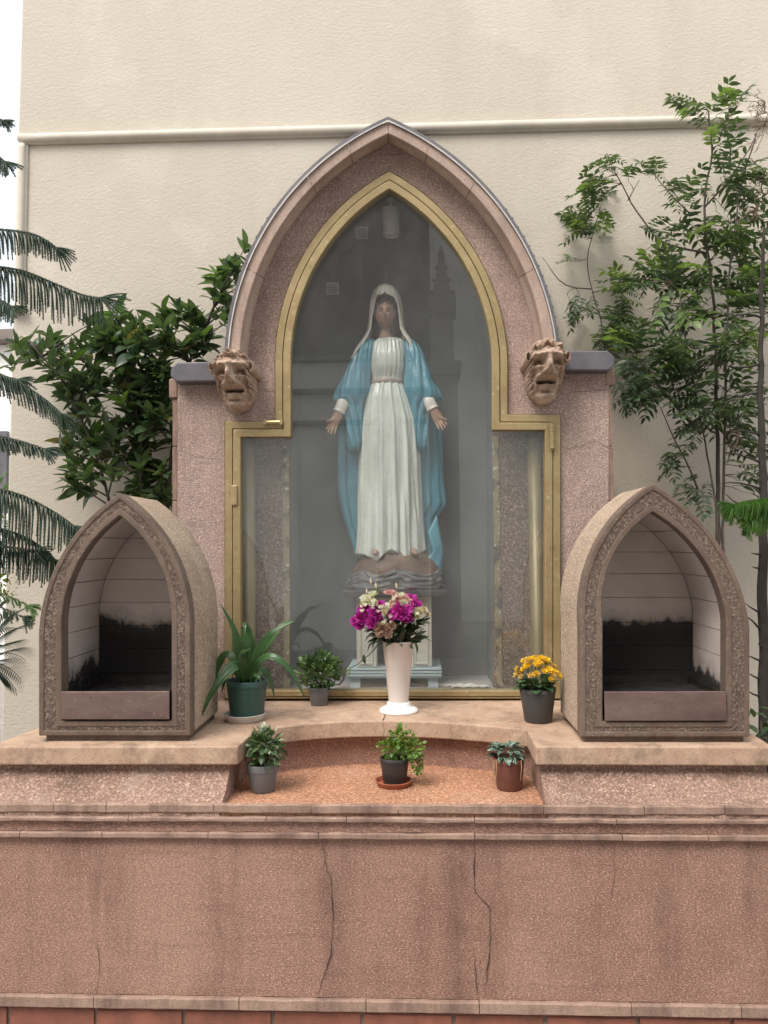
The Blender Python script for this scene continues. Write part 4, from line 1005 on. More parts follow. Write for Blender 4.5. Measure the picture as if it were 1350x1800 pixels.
# spotlight hanging in the head of the niche
lc = at(687, 392, 3.55); Ls = 3.55 / FPX
lamp = empty('spotlight', lc, 'white cylindrical spotlight hanging in the top of the niche', 'spotlight')
m_lampw = plain('white_lamp_enamel', (0.62, 0.61, 0.58), 0.4, 0.05)
MB().lathe((lc.x, lc.y, lc.z), [(.012, 27 * Ls), (14.5 * Ls, 26 * Ls), (15 * Ls, 22 * Ls), (15 * Ls, -22 * Ls), (13.5 * Ls, -23 * Ls), (12.5 * Ls, -18 * Ls), (.002, -16 * Ls)], 28, False).build('shade', m_lampw, lamp, smooth=False)
MB().lathe((lc.x, lc.y, lc.z), [(.004, -14 * Ls), (10 * Ls, -15 * Ls), (11 * Ls, -20 * Ls), (.004, -22 * Ls)], 20).build('bulb', plain('bulb_glass', (0.7, 0.68, 0.62), 0.2), lamp, smooth=True)
MB().tube([(lc.x, lc.y, lc.z + 26 * Ls), (lc.x, lc.y, lc.z + 40 * Ls)], .008, 10).box((lc.x - .02, lc.y - .02, lc.z + 40 * Ls), (lc.x + .02, lc.y + .02, lc.z + 56 * Ls)).build('bracket', m_lampw, lamp)
# cable and paper scraps on the niche floor
P3 = lambda px, py, Y: at(px, py, Y)
cb = [(570, 1189), (578, 1196), (585, 1186), (598, 1176), (606, 1180), (604, 1194), (596, 1204), (588, 1203), (589, 1190), (600, 1184)]
MB().tube([at(x_, y_, 3.405 + .004 * i) for i, (x_, y_) in enumerate(cb)], .0045, 6).build('cable', plain('black_cable', (0.02, 0.02, 0.02), 0.4), None, smooth=True)
tag(bpy.data.objects['cable'], 'black cable coiled on the niche floor beside the blue bench', 'cable')
m_paper = plain('pale_paper', (0.55, 0.55, 0.53), 0.8, 0.15, 20)
def scrap(px, py, w, d, seed, label):
    c = atz(px, py, zf + .004); mb = MB(); n = 6; vs = []
    for i in range(n + 1):
        for k in range(n + 1):
            u, v = i / n - .5, k / n - .5; r = 1 + .25 * mnoise.noise(Vector((u * 3 + seed, v * 3, 1)))
            vs.append((c.x + u * w * r, c.y + v * d * r, c.z + .012 * abs(mnoise.noise(Vector((u * 4 + seed, v * 4, 2)))) + .002))
    mb.add(vs, [(i*(n+1)+k, (i+1)*(n+1)+k, (i+1)*(n+1)+k+1, i*(n+1)+k+1) for i in range(n) for k in range(n)])
    o = mb.build('paper_scrap', m_paper, None, loc=c); md = o.modifiers.new('s', 'SOLIDIFY'); md.thickness = .0015
    tag(o, label, 'paper', 'paper scraps on the niche floor')
scrap(782, 1205, .085, .06, 1, 'crumpled paper scrap next to the right leg of the bench')
scrap(815, 1206, .10, .07, 4, 'flat torn paper between the bench and the right jamb')
scrap(846, 1207, .07, .05, 9, 'small paper scrap closest to the right jamb of the niche')
# ------------------------------------------------------------------ leaves
def leaf_mesh(name, mat, L=1.0, w=0.42, n=5, fold=0.25, curl=0.25, tipw=0.0, peak=0.45, stalk=0.0):
    """one leaf along +y, unit length, keel along the midrib"""
    mb = MB(); vs = []; fs = []
    for i in range(n + 1):
        t = i / n
        if t <= peak: ww = math.sin(math.pi / 2 * (t / peak)) ** 0.8
        else: ww = math.cos(math.pi / 2 * ((t - peak) / (1 - peak))) ** 0.9
        ww = max(ww, 0.02, tipw * t) * w / 2
        z = -curl * t * t * L; y = (stalk + t * (1 - stalk)) * L
        vs += [(-ww, y, z + fold * ww), (0, y, z), (ww, y, z + fold * ww)]
        if i: b = (i - 1) * 3; fs += [(b, b+1, b+4, b+3), (b+1, b+2, b+5, b+4)]
    mb.add(vs, fs); me = mb.mesh(name, smooth=True); me.materials.append(mat); return me

def frame_from(d, up=Vector((0, 0, 1)), roll=0.0):
    d = Vector(d).normalized(); x = d.cross(up)
    if x.length < 1e-3: x = Vector((1, 0, 0))
    x.normalize(); z = x.cross(d); M = Matrix((x, d, z)).transposed()
    return M @ Matrix.Rotation(roll, 3, 'Y')

def leafM(p, d, s, up=Vector((0, 0, 1)), roll=0.0):
    return Matrix.Translation(p) @ frame_from(d, up, roll).to_4x4() @ Matrix.Diagonal((s, s, s, 1))

def leaves(parent, items, limit=300, name='leaf', mass='leaf_mass'):
    """items: (mesh, matrix). The largest in view become objects, the rest one mass per material"""
    items = sorted(items, key=lambda it: -(it[1].to_scale()[1] / max(0.3, it[1].translation.y)))
    for me, M in items[:limit]: place(name, me, M, parent)
    by = {}
    for me, M in items[limit:]: by.setdefault(me.materials[0].name, []).append((me, M))
    for mn, L in by.items():
        mb = MB()
        for me, M in L: mb.add([M @ v.co for v in me.vertices], [tuple(p.vertices) for p in me.polygons])
        o = mb.build(mass, bpy.data.materials[mn], parent, smooth=True); o['kind'] = 'stuff'

def rv(s=1.0): return Vector((rnd.gauss(0, 1), rnd.gauss(0, 1), rnd.gauss(0, 1))) * s

# ------------------------------------------------------------------ pots on the shelf
def pot(root, c, r0, r1, h, mat, rim=0.010, rimh=0.02, soil=0.86, holes=False):
    b = MB().lathe(c, [(r0 * .92, 0), (r0, .004), (r0 + (r1 - r0) * .9, h - rimh), (r1 - rim * .35, h - rimh), (r1 - rim * .3, h - rimh + .001)], 40).build('pot', mat, root, smooth=True)
    md = b.modifiers.new('e', 'EDGE_SPLIT'); md.split_angle = R(40)
    o = MB().lathe(c, [(r1 - rim * .6, h - rimh), (r1, h - rimh + .001), (r1 + .001, h - .003), (r1 - .001, h), (r1 - .004, h), (r1 - .006, h - .004), (r1 - .007, h * .7)], 40, False).build('rim', mat, b, smooth=True)
    md = o.modifiers.new('e', 'EDGE_SPLIT'); md.split_angle = R(40)
    mb = MB(); n = 10; rings = []
    for i in range(n + 1):
        r = (r1 - .0075) * (1 - i / n * .98); rings.append([(c[0] + r * math.cos(a), c[1] + r * math.sin(a), c[2] + h * soil + .005 * mnoise.noise(Vector((r * math.cos(a) * 60, r * math.sin(a) * 60, c[0])))) for a in np.linspace(0, 2*math.pi, 25)[:-1]])
    mb.loft(rings, True, True).build('soil', m_soil, root, smooth=True)
def saucer(name, c, r, h, mat, label):
    o = MB().lathe(c, [(r * .82, 0), (r * .86, .002), (r, h), (r - .003, h + .0015), (r - .006, h - .001), (r * .82, h * .35), (.001, h * .33)], 44, False).build(name, mat, None, smooth=True, loc=c)
    md = o.modifiers.new('e', 'EDGE_SPLIT'); md.split_angle = R(50)
    tag(o, label, 'saucer'); return o
m_pgreen = plain('dark_green_plastic', (0.022, 0.070, 0.062), 0.42, 0.12, 15, dirt=0.25, dirt_col=(0.10, 0.12, 0.11))
m_pgrey = plain('grey_plastic', (0.135, 0.138, 0.145), 0.5, 0.1, 15, dirt=0.2, dirt_col=(0.25, 0.23, 0.2))
m_pdark = plain('charcoal_plastic', (0.055, 0.057, 0.060), 0.45, 0.12, 15, dirt=0.25, dirt_col=(0.16, 0.15, 0.14))
m_pblack = plain('black_plastic', (0.030, 0.030, 0.031), 0.45, 0.12, 15, dirt=0.2, dirt_col=(0.12, 0.11, 0.1))
m_pred = plain('red_brown_plastic', (0.15, 0.058, 0.045), 0.5, 0.12, 15, dirt=0.25, dirt_col=(0.25, 0.17, 0.13))
m_terra = plain('terracotta_plastic', (0.33, 0.10, 0.05), 0.5, 0.12, 15, dirt=0.15)
m_whitedirty = plain('dirty_white_plastic', (0.55, 0.53, 0.49), 0.55, 0.1, 10, dirt=0.5, dirt_col=(0.25, 0.21, 0.17))
m_vase = plain('cream_white_vase', (0.72, 0.66, 0.62), 0.35, 0.04, 8, dirt=0.12, dirt_col=(0.5, 0.42, 0.37))
m_vase_foot = plain('white_vase_foot', (0.80, 0.79, 0.77), 0.35, 0.03, 8)

# 1: strap-leaved plant in the dark green pot
c = atz(434, 1266, ZS); s = c.y / FPX
saucer('plant_saucer', (c.x - 4 * s, c.y + .002, ZS + .0005), 37 * s, 12 * s, m_whitedirty, 'dirty white saucer under the dark green flowerpot')
pc = Vector((c.x, c.y + .002, ZS + 5 * s))
pl1 = empty('strap_leaf_plant', pc, 'strap-leaved plant in a dark green pot on a white saucer', 'potted plant')
pot(pl1, pc, 29 * s, 35.5 * s, 66 * s, m_pgreen, rimh=.024)
m_strap = leafmat('strap_leaf', (0.045, 0.11, 0.035), (0.09, 0.19, 0.06), 0.3, 0.3, 7)
def strap(pts, wpx, parent, fold=0.35, mat=m_strap):
    """pts: (px, py, dY) from root to tip"""
    k = [Vector(at(x_, y_, c.y + d)) for x_, y_, d in pts]; n = 20; P_ = []
    ts = np.linspace(0, 1, len(k))
    X = [np.interp(np.linspace(0, 1, n + 1), ts, [p[i] for p in k]) for i in range(3)]
    for _ in range(4):
        for a in X: a[1:-1] = (a[:-2] + 2 * a[1:-1] + a[2:]) / 4
    P_ = [Vector((X[0][i], X[1][i], X[2][i])) for i in range(n + 1)]; mb = MB(); rings = []
    for i, p in enumerate(P_):
        t = i / n; d = (P_[min(i+1, n)] - P_[max(i-1, 0)]).normalized()
        view = (CAM - p).normalized(); side = d.cross((view + Vector((0, -.2, .9))).normalized()).normalized(); up = side.cross(d)
        w = wpx * s / 2 * (0.65 + .35 * math.sin(math.pi * min(1, t * 1.6))) * (1 - max(0, (t - .45) / .55) ** 1.6 * .97)
        rings.append([p - side * w + up * w * fold, p - side * w * .5 + up * w * fold * .3, p, p + side * w * .5 + up * w * fold * .3, p + side * w + up * w * fold])
    o = mb.loft(rings, False).build('leaf', mat, parent, smooth=True); md = o.modifiers.new('s', 'SOLIDIFY'); md.thickness = .0018
for pts, w in (([(428, 1200, 0), (424, 1150, -.02), (412, 1105, -.05), (388, 1062, -.06)], 17),
               ([(432, 1200, 0), (432, 1140, -.01), (432, 1100, .0), (430, 1094, -.03), (431, 1118, -.05)], 17),
               ([(440, 1200, .02), (444, 1150, .04), (440, 1110, .05), (437, 1098, .04)], 15),
               ([(440, 1202, 0), (450, 1150, -.03), (474, 1112, -.05), (520, 1090, -.03)], 15),
               ([(442, 1202, 0), (455, 1155, -.01), (485, 1112, .0), (500, 1092, .02), (522, 1093, .04)], 13),
               ([(442, 1200, -.02), (452, 1162, -.06), (478, 1150, -.08), (505, 1170, -.09), (528, 1208, -.08), (536, 1226, -.07)], 14),
               ([(430, 1195, -.02), (418, 1165, -.08), (395, 1185, -.12), (370, 1220, -.16), (350, 1268, -.18)], 21),
               ([(426, 1195, 0), (408, 1150, .02), (392, 1150, .03), (380, 1180, .02), (368, 1222, .0), (362, 1250, 0)], 15),
               ([(430, 1198, .03), (410, 1172, .05), (396, 1190, .05), (390, 1215, .05)], 16),
               ([(428, 1198, .02), (418, 1150, .06), (412, 1115, .08), (411, 1105, .08)], 16),
               ([(444, 1200, .02), (460, 1175, .06), (474, 1190, .08), (483, 1226, .08)], 15),
               ([(440, 1202, -.03), (445, 1185, -.07), (456, 1190, -.09), (461, 1206, -.09)], 8),
               ([(434, 1200, -.02), (428, 1170, -.06), (424, 1148, -.08), (440, 1140, -.09)], 18)):
    strap(pts, w, pl1)

def bush(root, cpx, cpy, Yc, rx, ry, rz, me_list, n, size, bias=0.6, limit=220, droop=0.0, cage=0.35, stem=True, base=None):
    c0 = at(cpx, cpy, Yc); sc = Yc / FPX; it = []
    for i in range(n):
        d = rv().normalized(); r = rnd.random() ** 0.45
        p = c0 + Vector((d.x * rx * sc * r, d.y * ry * sc * r, d.z * rz * sc * r))
        out = (d * (0.5 + r * .6) + rv(.45) + Vector((0, -.15, bias - droop))).normalized()
        me = me_list[int(rnd.random() ** 1.3 * len(me_list))]
        it.append((me, leafM(p, out, size * sc * U(.7, 1.25), roll=U(-.8, .8))))
    leaves(root, it, limit)
    if stem and base is not None:
        for k in range(9):
            d = rv().normalized(); tip = c0 + Vector((d.x * rx, d.y * ry, d.z * rz)) * sc * .65
            b = Vector(base) + Vector((U(-.3, .3), U(-.3, .3), 0)) * rx * sc * .5
            MB().tube([b, b + (tip - b) * .5 + rv(.003), tip], [.0028, .002, .0012], 5).build('stem', m_twig, root)

# 2: small round shrub in the grey pot by the glass
c2 = atz(561, 1239, ZS); s2 = c2.y / FPX
pl2_ = empty('jade_plant', (c2.x, c2.y, ZS), 'small round jade-like plant in a grey pot against the gold door frame', 'potted plant')
pot(pl2_, (c2.x, c2.y, ZS + .0005), 14.5 * s2, 17.5 * s2, 31 * s2, m_pgrey, rimh=.014)
m_jade = leafmat('jade_leaf', (0.035, 0.075, 0.025), (0.08, 0.15, 0.045), 0.12, 0.28, 60); m_jade2 = leafmat('jade_leaf_pale', (0.13, 0.22, 0.07), (0.20, 0.30, 0.12), 0.15, 0.3, 60)
j1, j2 = leaf_mesh('jade_leaf_a', m_jade, w=.62, n=4, fold=.5, curl=-.1, peak=.6), leaf_mesh('jade_leaf_b', m_jade2, w=.62, n=4, fold=.5, curl=-.1, peak=.6)
bush(pl2_, 561, 1180, c2.y, 37, 34, 29, [j1, j1, j2], 420, 11.5, .5, 230, base=(c2.x, c2.y, ZS + 27 * s2))
# 3: yellow flowers in the charcoal pot
c3 = atz(946, 1268, ZS); s3 = c3.y / FPX
pl3 = empty('yellow_flower_plant', (c3.x, c3.y, ZS), 'yellow flowering plant in a charcoal pot beside the right burner', 'potted plant')
pot(pl3, (c3.x, c3.y, ZS + .0005), 23.5 * s3, 31 * s3, 57 * s3, m_pdark, rimh=.016)
m_fat = leafmat('kalanchoe_leaf', (0.035, 0.085, 0.04), (0.07, 0.14, 0.06), 0.1, 0.3, 30)
k1 = leaf_mesh('kalanchoe_leaf', m_fat, w=.7, n=5, fold=.35, curl=.25, peak=.6)
it = []
for i in range(34):
    a = U(0, 2 * math.pi); r = U(5, 20) * s3; p = Vector((c3.x + r * math.cos(a), c3.y + r * math.sin(a) * .9, ZS + (54 + U(0, 16)) * s3)); d = Vector((math.cos(a), math.sin(a), U(.0, .9)))
    it.append((k1, leafM(p, d, U(18, 28) * s3)))
leaves(pl3, it)
m_yel = leafmat('yellow_petal', (0.80, 0.52, 0.02), (0.88, 0.66, 0.05), 0.25, 0.5, 60); m_yel2 = leafmat('faded_yellow_petal', (0.62, 0.40, 0.12), (0.72, 0.52, 0.2), 0.25, 0.5, 60)
def rosette(name, mat, petals, rows, cup=0.5, w=.6):
    """a flower head, unit radius, opening along +z"""
    mb = MB()
    for r_ in range(rows):
        nn = max(4, int(petals * (1 - .25 * r_ / max(1, rows))))
        for k in range(nn):
            a = 2 * math.pi * (k + .5 * (r_ % 2)) / nn + U(-.12, .12); el = cup + (1.45 - cup) * r_ / max(1, rows) + U(-.1, .1); L = (1 - .45 * r_ / max(1, rows)) * U(.85, 1.1)
            d = Vector((math.cos(a) * math.cos(el), math.sin(a) * math.cos(el), math.sin(el))); t = Vector((-math.sin(a), math.cos(a), 0)); u = d.cross(t) * -1
            ww = w * L * .5
            mb.add([d * .05, d * L * .55 - t * ww + u * .06, d * L * .55 + t * ww + u * .06, d * L * .98 - t * ww * .7 - u * U(0, .15), d * L * 1.04 - u * U(-.05, .1), d * L * .98 + t * ww * .7 - u * U(0, .15)], [(0, 2, 1), (1, 2, 4), (1, 4, 3), (2, 5, 4)])
    me = mb.mesh(name, smooth=False); me.materials.append(mat); return me
def rotz_to(d, roll=0): return Vector(d).to_track_quat('Z', 'Y').to_matrix().to_4x4() @ Matrix.Rotation(roll, 4, 'Z')
y1, y2 = rosette('yellow_flower_a', m_yel, 6, 3), rosette('yellow_flower_b', m_yel2, 6, 3)
cc = at(944, 1180, c3.y)
for i in range(62):
    a = U(0, 2 * math.pi); f_ = rnd.random() ** .5; p = cc + Vector((math.cos(a) * 37 * f_, math.sin(a) * 28 * f_, 27 * (1 - f_ * f_) + U(-6, 5))) * s3 + Vector((0, 0, -6 * s3))
    place('flower', y2 if rnd.random() < .25 + .3 * (f_ > .8) else y1, Matrix.Translation(p) @ rotz_to(Vector((math.cos(a) * f_, math.sin(a) * f_ - .2, .8))) @ Matrix.Scale(U(5.5, 8) * s3, 4), pl3)
    if i % 3 == 0: MB().tube([Vector((c3.x + U(-6, 6) * s3, c3.y, ZS + 56 * s3)), p + Vector((0, 0, -.014)), p], [.0018, .0014, .001], 5).build('stem', m_jade, pl3)
# 4..6: the pots in the recess
Rz = lambda px, py: atz(px, py, ZR)
c4 = Rz(462, 1390); s4 = c4.y / FPX
pl4 = empty('variegated_plant', (c4.x, c4.y, ZR), 'pale variegated leafy plant in a grey pot in the left end of the recess', 'potted plant')
pot(pl4, (c4.x, c4.y, ZR + .0005), 20.5 * s4, 26.5 * s4, 48 * s4, m_pgrey, rimh=.024)
m_var = leafmat('variegated_leaf', (0.05, 0.10, 0.04), (0.10, 0.17, 0.07), 0.2, 0.4, 90); m_var2 = leafmat('variegated_leaf_pale', (0.34, 0.40, 0.27), (0.46, 0.50, 0.38), 0.2, 0.4, 60)
v1, v2 = leaf_mesh('variegated_leaf_a', m_var, w=.66, n=4, curl=.3), leaf_mesh('variegated_leaf_b', m_var2, w=.66, n=4, curl=.3)
bush(pl4, 465, 1314, c4.y, 33, 32, 30, [v1, v1, v2], 260, 15, .35, 230, base=(c4.x, c4.y, ZR + 40 * s4))
c5 = Rz(692, 1380); s5 = c5.y / FPX
saucer('plant_saucer', (c5.x, c5.y, ZR + .0005), 32 * s5, 9 * s5, m_terra, 'terracotta coloured saucer under the black pot in the recess')
pl5 = empty('ferny_plant', (c5.x, c5.y, ZR + 3.5 * s5), 'bright green ferny plant in a black pot on a terracotta saucer', 'potted plant')
pot(pl5, (c5.x + 2 * s5, c5.y, ZR + 3.5 * s5), 20 * s5, 25.5 * s5, 45 * s5, m_pblack, rimh=.014)
m_fern = leafmat('ferny_leaf', (0.10, 0.20, 0.035), (0.20, 0.32, 0.06), 0.35, 0.45, 60); f1 = leaf_mesh('ferny_leaf_a', m_fern, w=.7, n=3, curl=.3)
it = []
for cx_, cy_, rx, rz, n in ((706, 1298, 24, 20, 170), (722, 1315, 24, 20, 170), (733, 1345, 11, 16, 70), (690, 1318, 20, 14, 80), (672, 1312, 9, 8, 22)):
    c0 = at(cx_, cy_, c5.y - .02)
    for i in range(n):
        d = rv().normalized(); r = rnd.random() ** .5; p = c0 + Vector((d.x * rx, d.y * rx * .9, d.z * rz)) * s5 * r
        it.append((f1, leafM(p, (d + rv(.5) + Vector((0, -.2, .2))).normalized(), U(6, 9.5) * s5, roll=U(-1, 1))))
leaves(pl5, it, 250)
for k in range(16):
    b = Vector((c5.x + U(-12, 14) * s5, c5.y + U(-8, 8) * s5, ZR + 42 * s5)); tip = at(U(676, 735), U(1285, 1325), c5.y - .02 + U(-.03, .03))
    MB().tube([b, b * .5 + tip * .5 + Vector((0, 0, .012)), tip], [.0012, .001, .0008], 5).build('stem', m_fern, pl5)
c6 = Rz(895, 1386); s6 = c6.y / FPX
pl6 = empty('striped_leaf_plant', (c6.x, c6.y, ZR), 'silver striped leafy plant in a red-brown pot, right end of the recess', 'potted plant')
pot(pl6, (c6.x, c6.y, ZR + .0005), 21.5 * s6, 27 * s6, 53 * s6, m_pred, rimh=.016)
def striped():
    t = NT('striped_leaf'); a = t.noise(140, 3, 0.6, dist=1.5); col = t.mix(t.ramp(a, [(0.5, 0), (0.58, 1)]), (0.035, 0.085, 0.045), (0.30, 0.38, 0.33)); return t.fin(col, 0.35)
m_str = striped(); l6 = leaf_mesh('striped_leaf_a', m_str, w=.62, n=6, fold=.35, curl=.45)
it = []; cc = at(892, 1328, c6.y)
for i in range(40):
    a = U(0, 2 * math.pi); e = U(-.1, 1.2); d = Vector((math.cos(a) * math.cos(e), math.sin(a) * math.cos(e), math.sin(e))); p = cc + Vector((d.x * 16, d.y * 16, d.z * 16)) * s6
    it.append((l6, leafM(p, Vector((d.x, d.y, d.z * .35 + .1)), U(17, 24) * s6, roll=U(-.4, .4))))
    if i % 4 == 0: MB().tube([(c6.x, c6.y, ZR + 44 * s6), p], [.0018, .0012], 5).build('stem', m_jade, pl6)
leaves(pl6, it)
for px_ in (868, 872, 916):
    MB().tube([at(px_, 1336, c6.y - .05), at(px_ + 1, 1350, c6.y - .056), at(px_ - 1, 1372, c6.y - .052)], [.0016, .002, .0012], 5).build('withered_stalk', plain('withered_leaf', (0.33, 0.22, 0.12), .8), pl6)

# ------------------------------------------------------------------ vase with cut flowers
cv = atz(701, 1251, ZS); sv = cv.y / FPX
vase = empty('flower_vase', (cv.x, cv.y, ZS), 'tall white tapered vase with a round foot on the shelf before the glass', 'vase')
MB().lathe((cv.x, cv.y, ZS + .0005), [(34 * sv, 0), (34.5 * sv, .006), (33 * sv, .012), (28 * sv, .019), (21 * sv, .024), (20.5 * sv, .036), (19.5 * sv, .040), (.001, .040)], 48, True).build('foot', m_vase_foot, vase, smooth=True)
hv = 121 * sv; z0 = ZS + .0405
MB().lathe((cv.x, cv.y, z0), [(17 * sv, 0), (17.3 * sv, .004), (27 * sv, hv - .038), (27.6 * sv, hv - .037), (27.2 * sv, hv - .040), (25.5 * sv, hv - .044), (20 * sv, hv * .5), (.002, hv * .45)], 48, False).build('body', m_vase, vase, smooth=True)
bq = empty('bouquet', (cv.x, cv.y, z0 + hv * .5), 'bouquet of magenta, pink and white cut flowers in the white vase', 'flowers')
m_mag = leafmat('magenta_petal', (0.46, 0.025, 0.36), (0.62, 0.07, 0.48), 0.25, 0.5, 60); m_pinkp = leafmat('pale_pink_petal', (0.62, 0.32, 0.40), (0.75, 0.48, 0.54), 0.3, 0.5, 60)
m_wht = leafmat('white_petal', (0.66, 0.66, 0.60), (0.78, 0.77, 0.72), 0.3, 0.5, 60); m_cr = leafmat('cream_petal', (0.60, 0.52, 0.40), (0.70, 0.62, 0.52), 0.3, 0.5, 60); m_fade = leafmat('faded_petal', (0.34, 0.20, 0.16), (0.5, 0.36, 0.27), 0.2, 0.6, 80)
m_dkg = leafmat('bouquet_leaf', (0.022, 0.040, 0.020), (0.05, 0.075, 0.035), 0.15, 0.45, 40)
fl_mag = rosette('magenta_head', m_mag, 20, 7, -.2, .42); fl_mag2 = rosette('magenta_head_b', m_mag, 17, 6, -.1, .5)
fl_pink = rosette('pink_daisy', m_pinkp, 22, 4, .25, .22); fl_wht = rosette('white_daisy', m_wht, 14, 4, .2, .4); fl_cr = rosette('cream_head', m_cr, 14, 4, .3, .35); fl_fd = rosette('faded_head', m_fade, 14, 4, .2, .35); fl_sm = rosette('small_white', m_wht, 6, 2, .3, .7)
zrim = z0 + hv - .037; rimc = Vector((cv.x, cv.y, zrim))
m_stem = plain('flower_stem', (0.06, 0.075, 0.03), 0.6, 0.2)
def bloom(me, px, py, r, dy, face=(0, -.8, .5), stem=True, name='flower_head'):
    p = at(px, py, cv.y + dy); place(name, me, Matrix.Translation(p) @ rotz_to(Vector(face) + rv(.15), U(0, 6)) @ Matrix.Scale(r * sv, 4), bq)
    if stem:
        b = rimc + Vector((U(-.03, .03), U(-.03, .03), -.06)); MB().tube([b, b * .45 + p * .55 + Vector((0, 0, .02)), p - Vector(face).normalized() * .008], [.002, .0018, .0014], 5).build('stem', m_stem, bq)
for a in ((fl_mag2, 634, 1086, 12, -.06), (fl_mag2, 648, 1060, 10, -.02), (fl_mag2, 668, 1066, 12, -.05), (fl_mag2, 692, 1080, 11, -.07), (fl_mag2, 716, 1066, 12, -.06), (fl_mag, 641, 1082, 16, -.05), (fl_mag, 661, 1076, 16, -.06), (fl_mag2, 650, 1070, 14, -.03), (fl_mag, 654, 1092, 13, -.07), (fl_mag2, 637, 1072, 12, -.01), (fl_mag2, 626, 1092, 11, -.04), (fl_mag2, 631, 1099, 9, -.05),
          (fl_mag, 705, 1073, 18, -.08), (fl_mag2, 721, 1055, 13, -.02), (fl_mag2, 727, 1064, 14, -.01), (fl_mag2, 714, 1084, 13, -.06)): bloom(*a)
bloom(fl_pink, 685, 1045, 13, -.02, (0, -.3, 1)); bloom(fl_pink, 700, 1055, 13, -.05); bloom(fl_pink, 712, 1057, 13, -.06, (.3, -.8, .5)); bloom(fl_wht, 709, 1060, 8, -.08, (.3, -.8, .4)); bloom(fl_pink, 692, 1064, 10, -.06); bloom(fl_wht, 645, 1057, 13, -.04); bloom(fl_wht, 655, 1047, 12, -.02, (-.3, -.5, .8))
bloom(fl_wht, 640, 1052, 8, -.02); bloom(fl_cr, 736, 1076, 10, -.04, (.4, -.6, .7)); bloom(fl_cr, 744, 1074, 9, -.03, (.4, -.6, .7)); bloom(fl_cr, 751, 1080, 7, -.02, (.5, -.5, .7)); bloom(fl_cr, 733, 1084, 8, -.05); bloom(fl_wht, 728, 1078, 7, -.05)
for px_, py_, r in ((673, 1104, 13), (681, 1112, 11), (668, 1112, 10), (690, 1100, 9), (663, 1100, 8)): bloom(fl_fd, px_, py_, r, -.075, (-.2, -.8, .1))
for i in range(84):
    px_, py_ = rnd.choice(((671, 1084), (677, 1094), (686, 1090), (662, 1060), (680, 1062), (698, 1048), (722, 1074), (640, 1062), (670, 1070), (690, 1080), (676, 1076)))
    bloom(fl_sm if i % 4 else fl_cr, px_ + rnd.gauss(0, 6), py_ + rnd.gauss(0, 5), U(3.2, 5), U(-.085, -.03), stem=(i % 7 == 0), name='small_flower')
lb = leaf_mesh('bouquet_leaf_a', m_dkg, w=.42, n=5, curl=.35); it = []
for i in range(170):
    px_, py_ = U(655, 742), U(1088, 1132); f_ = (py_ - 1088) / 44; px_ = 700 + (px_ - 700) * (1 - .35 * f_)
    p = at(px_, py_, cv.y + U(-.06, .05)); d = Vector(((px_ - 700) / 40, U(-.8, .2), U(-.3, 1)))
    it.append((lb, leafM(p, d, U(12, 26) * sv, roll=U(-1, 1))))
for px_, py_, dx, dz_, L in ((728, 1128, .5, -.8, 20), (740, 1122, 1, .05, 20), (660, 1110, -.7, -.3, 24), (668, 1122, -.8, -.5, 22), (655, 1128, -.6, -.6, 18), (735, 1100, .8, .5, 22)):
    it.append((lb, leafM(at(px_, py_, cv.y - .06), Vector((dx, -.3, dz_)), L * sv)))
leaves(bq, it, 200)
for k in range(20):
    b = rimc + Vector((U(-.04, .04), U(-.04, .04), -.05)); t_ = at(U(655, 748), U(1080, 1105), cv.y + U(-.05, .03)); MB().tube([b, b * .5 + t_ * .5 + Vector((0, 0, .01)), t_], [.002, .0016, .001], 5).build('stem', m_stem, bq)
st = [(668, 1132, -.06), (650, 1150, -.07), (628, 1168, -.06), (606, 1180, -.05), (596, 1186, -.045)]
MB().tube([at(x_, y_, cv.y + d) for x_, y_, d in st], [.002, .002, .0018, .0014, .001], 6).build('stem', m_stem, bq)
place('leaf', lb, leafM(at(640, 1150, cv.y - .065), Vector((-.05, -.1, -1)), 18 * sv), bq)
bud = leaf_mesh('bud', m_yellow_leaf, w=.4, n=5, fold=.9, curl=.1)
MB().tube([at(614, 1172, cv.y - .055), at(614, 1182, cv.y - .055), at(612, 1190, cv.y - .056)], [.001, .0035, .001], 6).build('bud', m_yellow_leaf, bq)
# tall buds above the bouquet
for px_, py_ in ((652, 1022), (661, 1030), (697, 1030), (645, 1040)):
    MB().tube([at(px_ + 8, py_ + 50, cv.y - .01), at(px_ + 2, py_ + 12, cv.y - .02), at(px_, py_ + 4, cv.y - .02)], [.0012, .001, .001], 5).build('stem', m_fern, bq)
    MB().tube([at(px_, py_ + 6, cv.y - .02), at(px_, py_ + 1, cv.y - .02), at(px_ - 1, py_ - 6, cv.y - .02)], [.0015, .0055, .001], 7).build('bud', m_cr, bq, smooth=True)
# ------------------------------------------------------------------ planting round the shrine
def branch_tube(parent, pts, r0, r1, mat, name='branch', seg=7, wob=0.006):
    k = [Vector(p) for p in pts]; dense = []
    for a, b in zip(k[:-1], k[1:]):
        n = max(2, int((b - a).length / 0.05))
        for i in range(n): dense.append(a + (b - a) * (i / n))
    dense.append(k[-1])
    for _ in range(2):
        dense = [dense[0]] + [(dense[i-1] + dense[i] * 2 + dense[i+1]) / 4 for i in range(1, len(dense) - 1)] + [dense[-1]]
    dense = [p + Vector((mnoise.noise(p * 9), mnoise.noise(p * 9 + Vector((5, 0, 0))), 0)) * wob for p in dense]
    n = len(dense); rr = [r0 + (r1 - r0) * i / (n - 1) for i in range(n)]
    return MB().tube(dense, rr, seg).build(name, mat, parent, smooth=True), dense

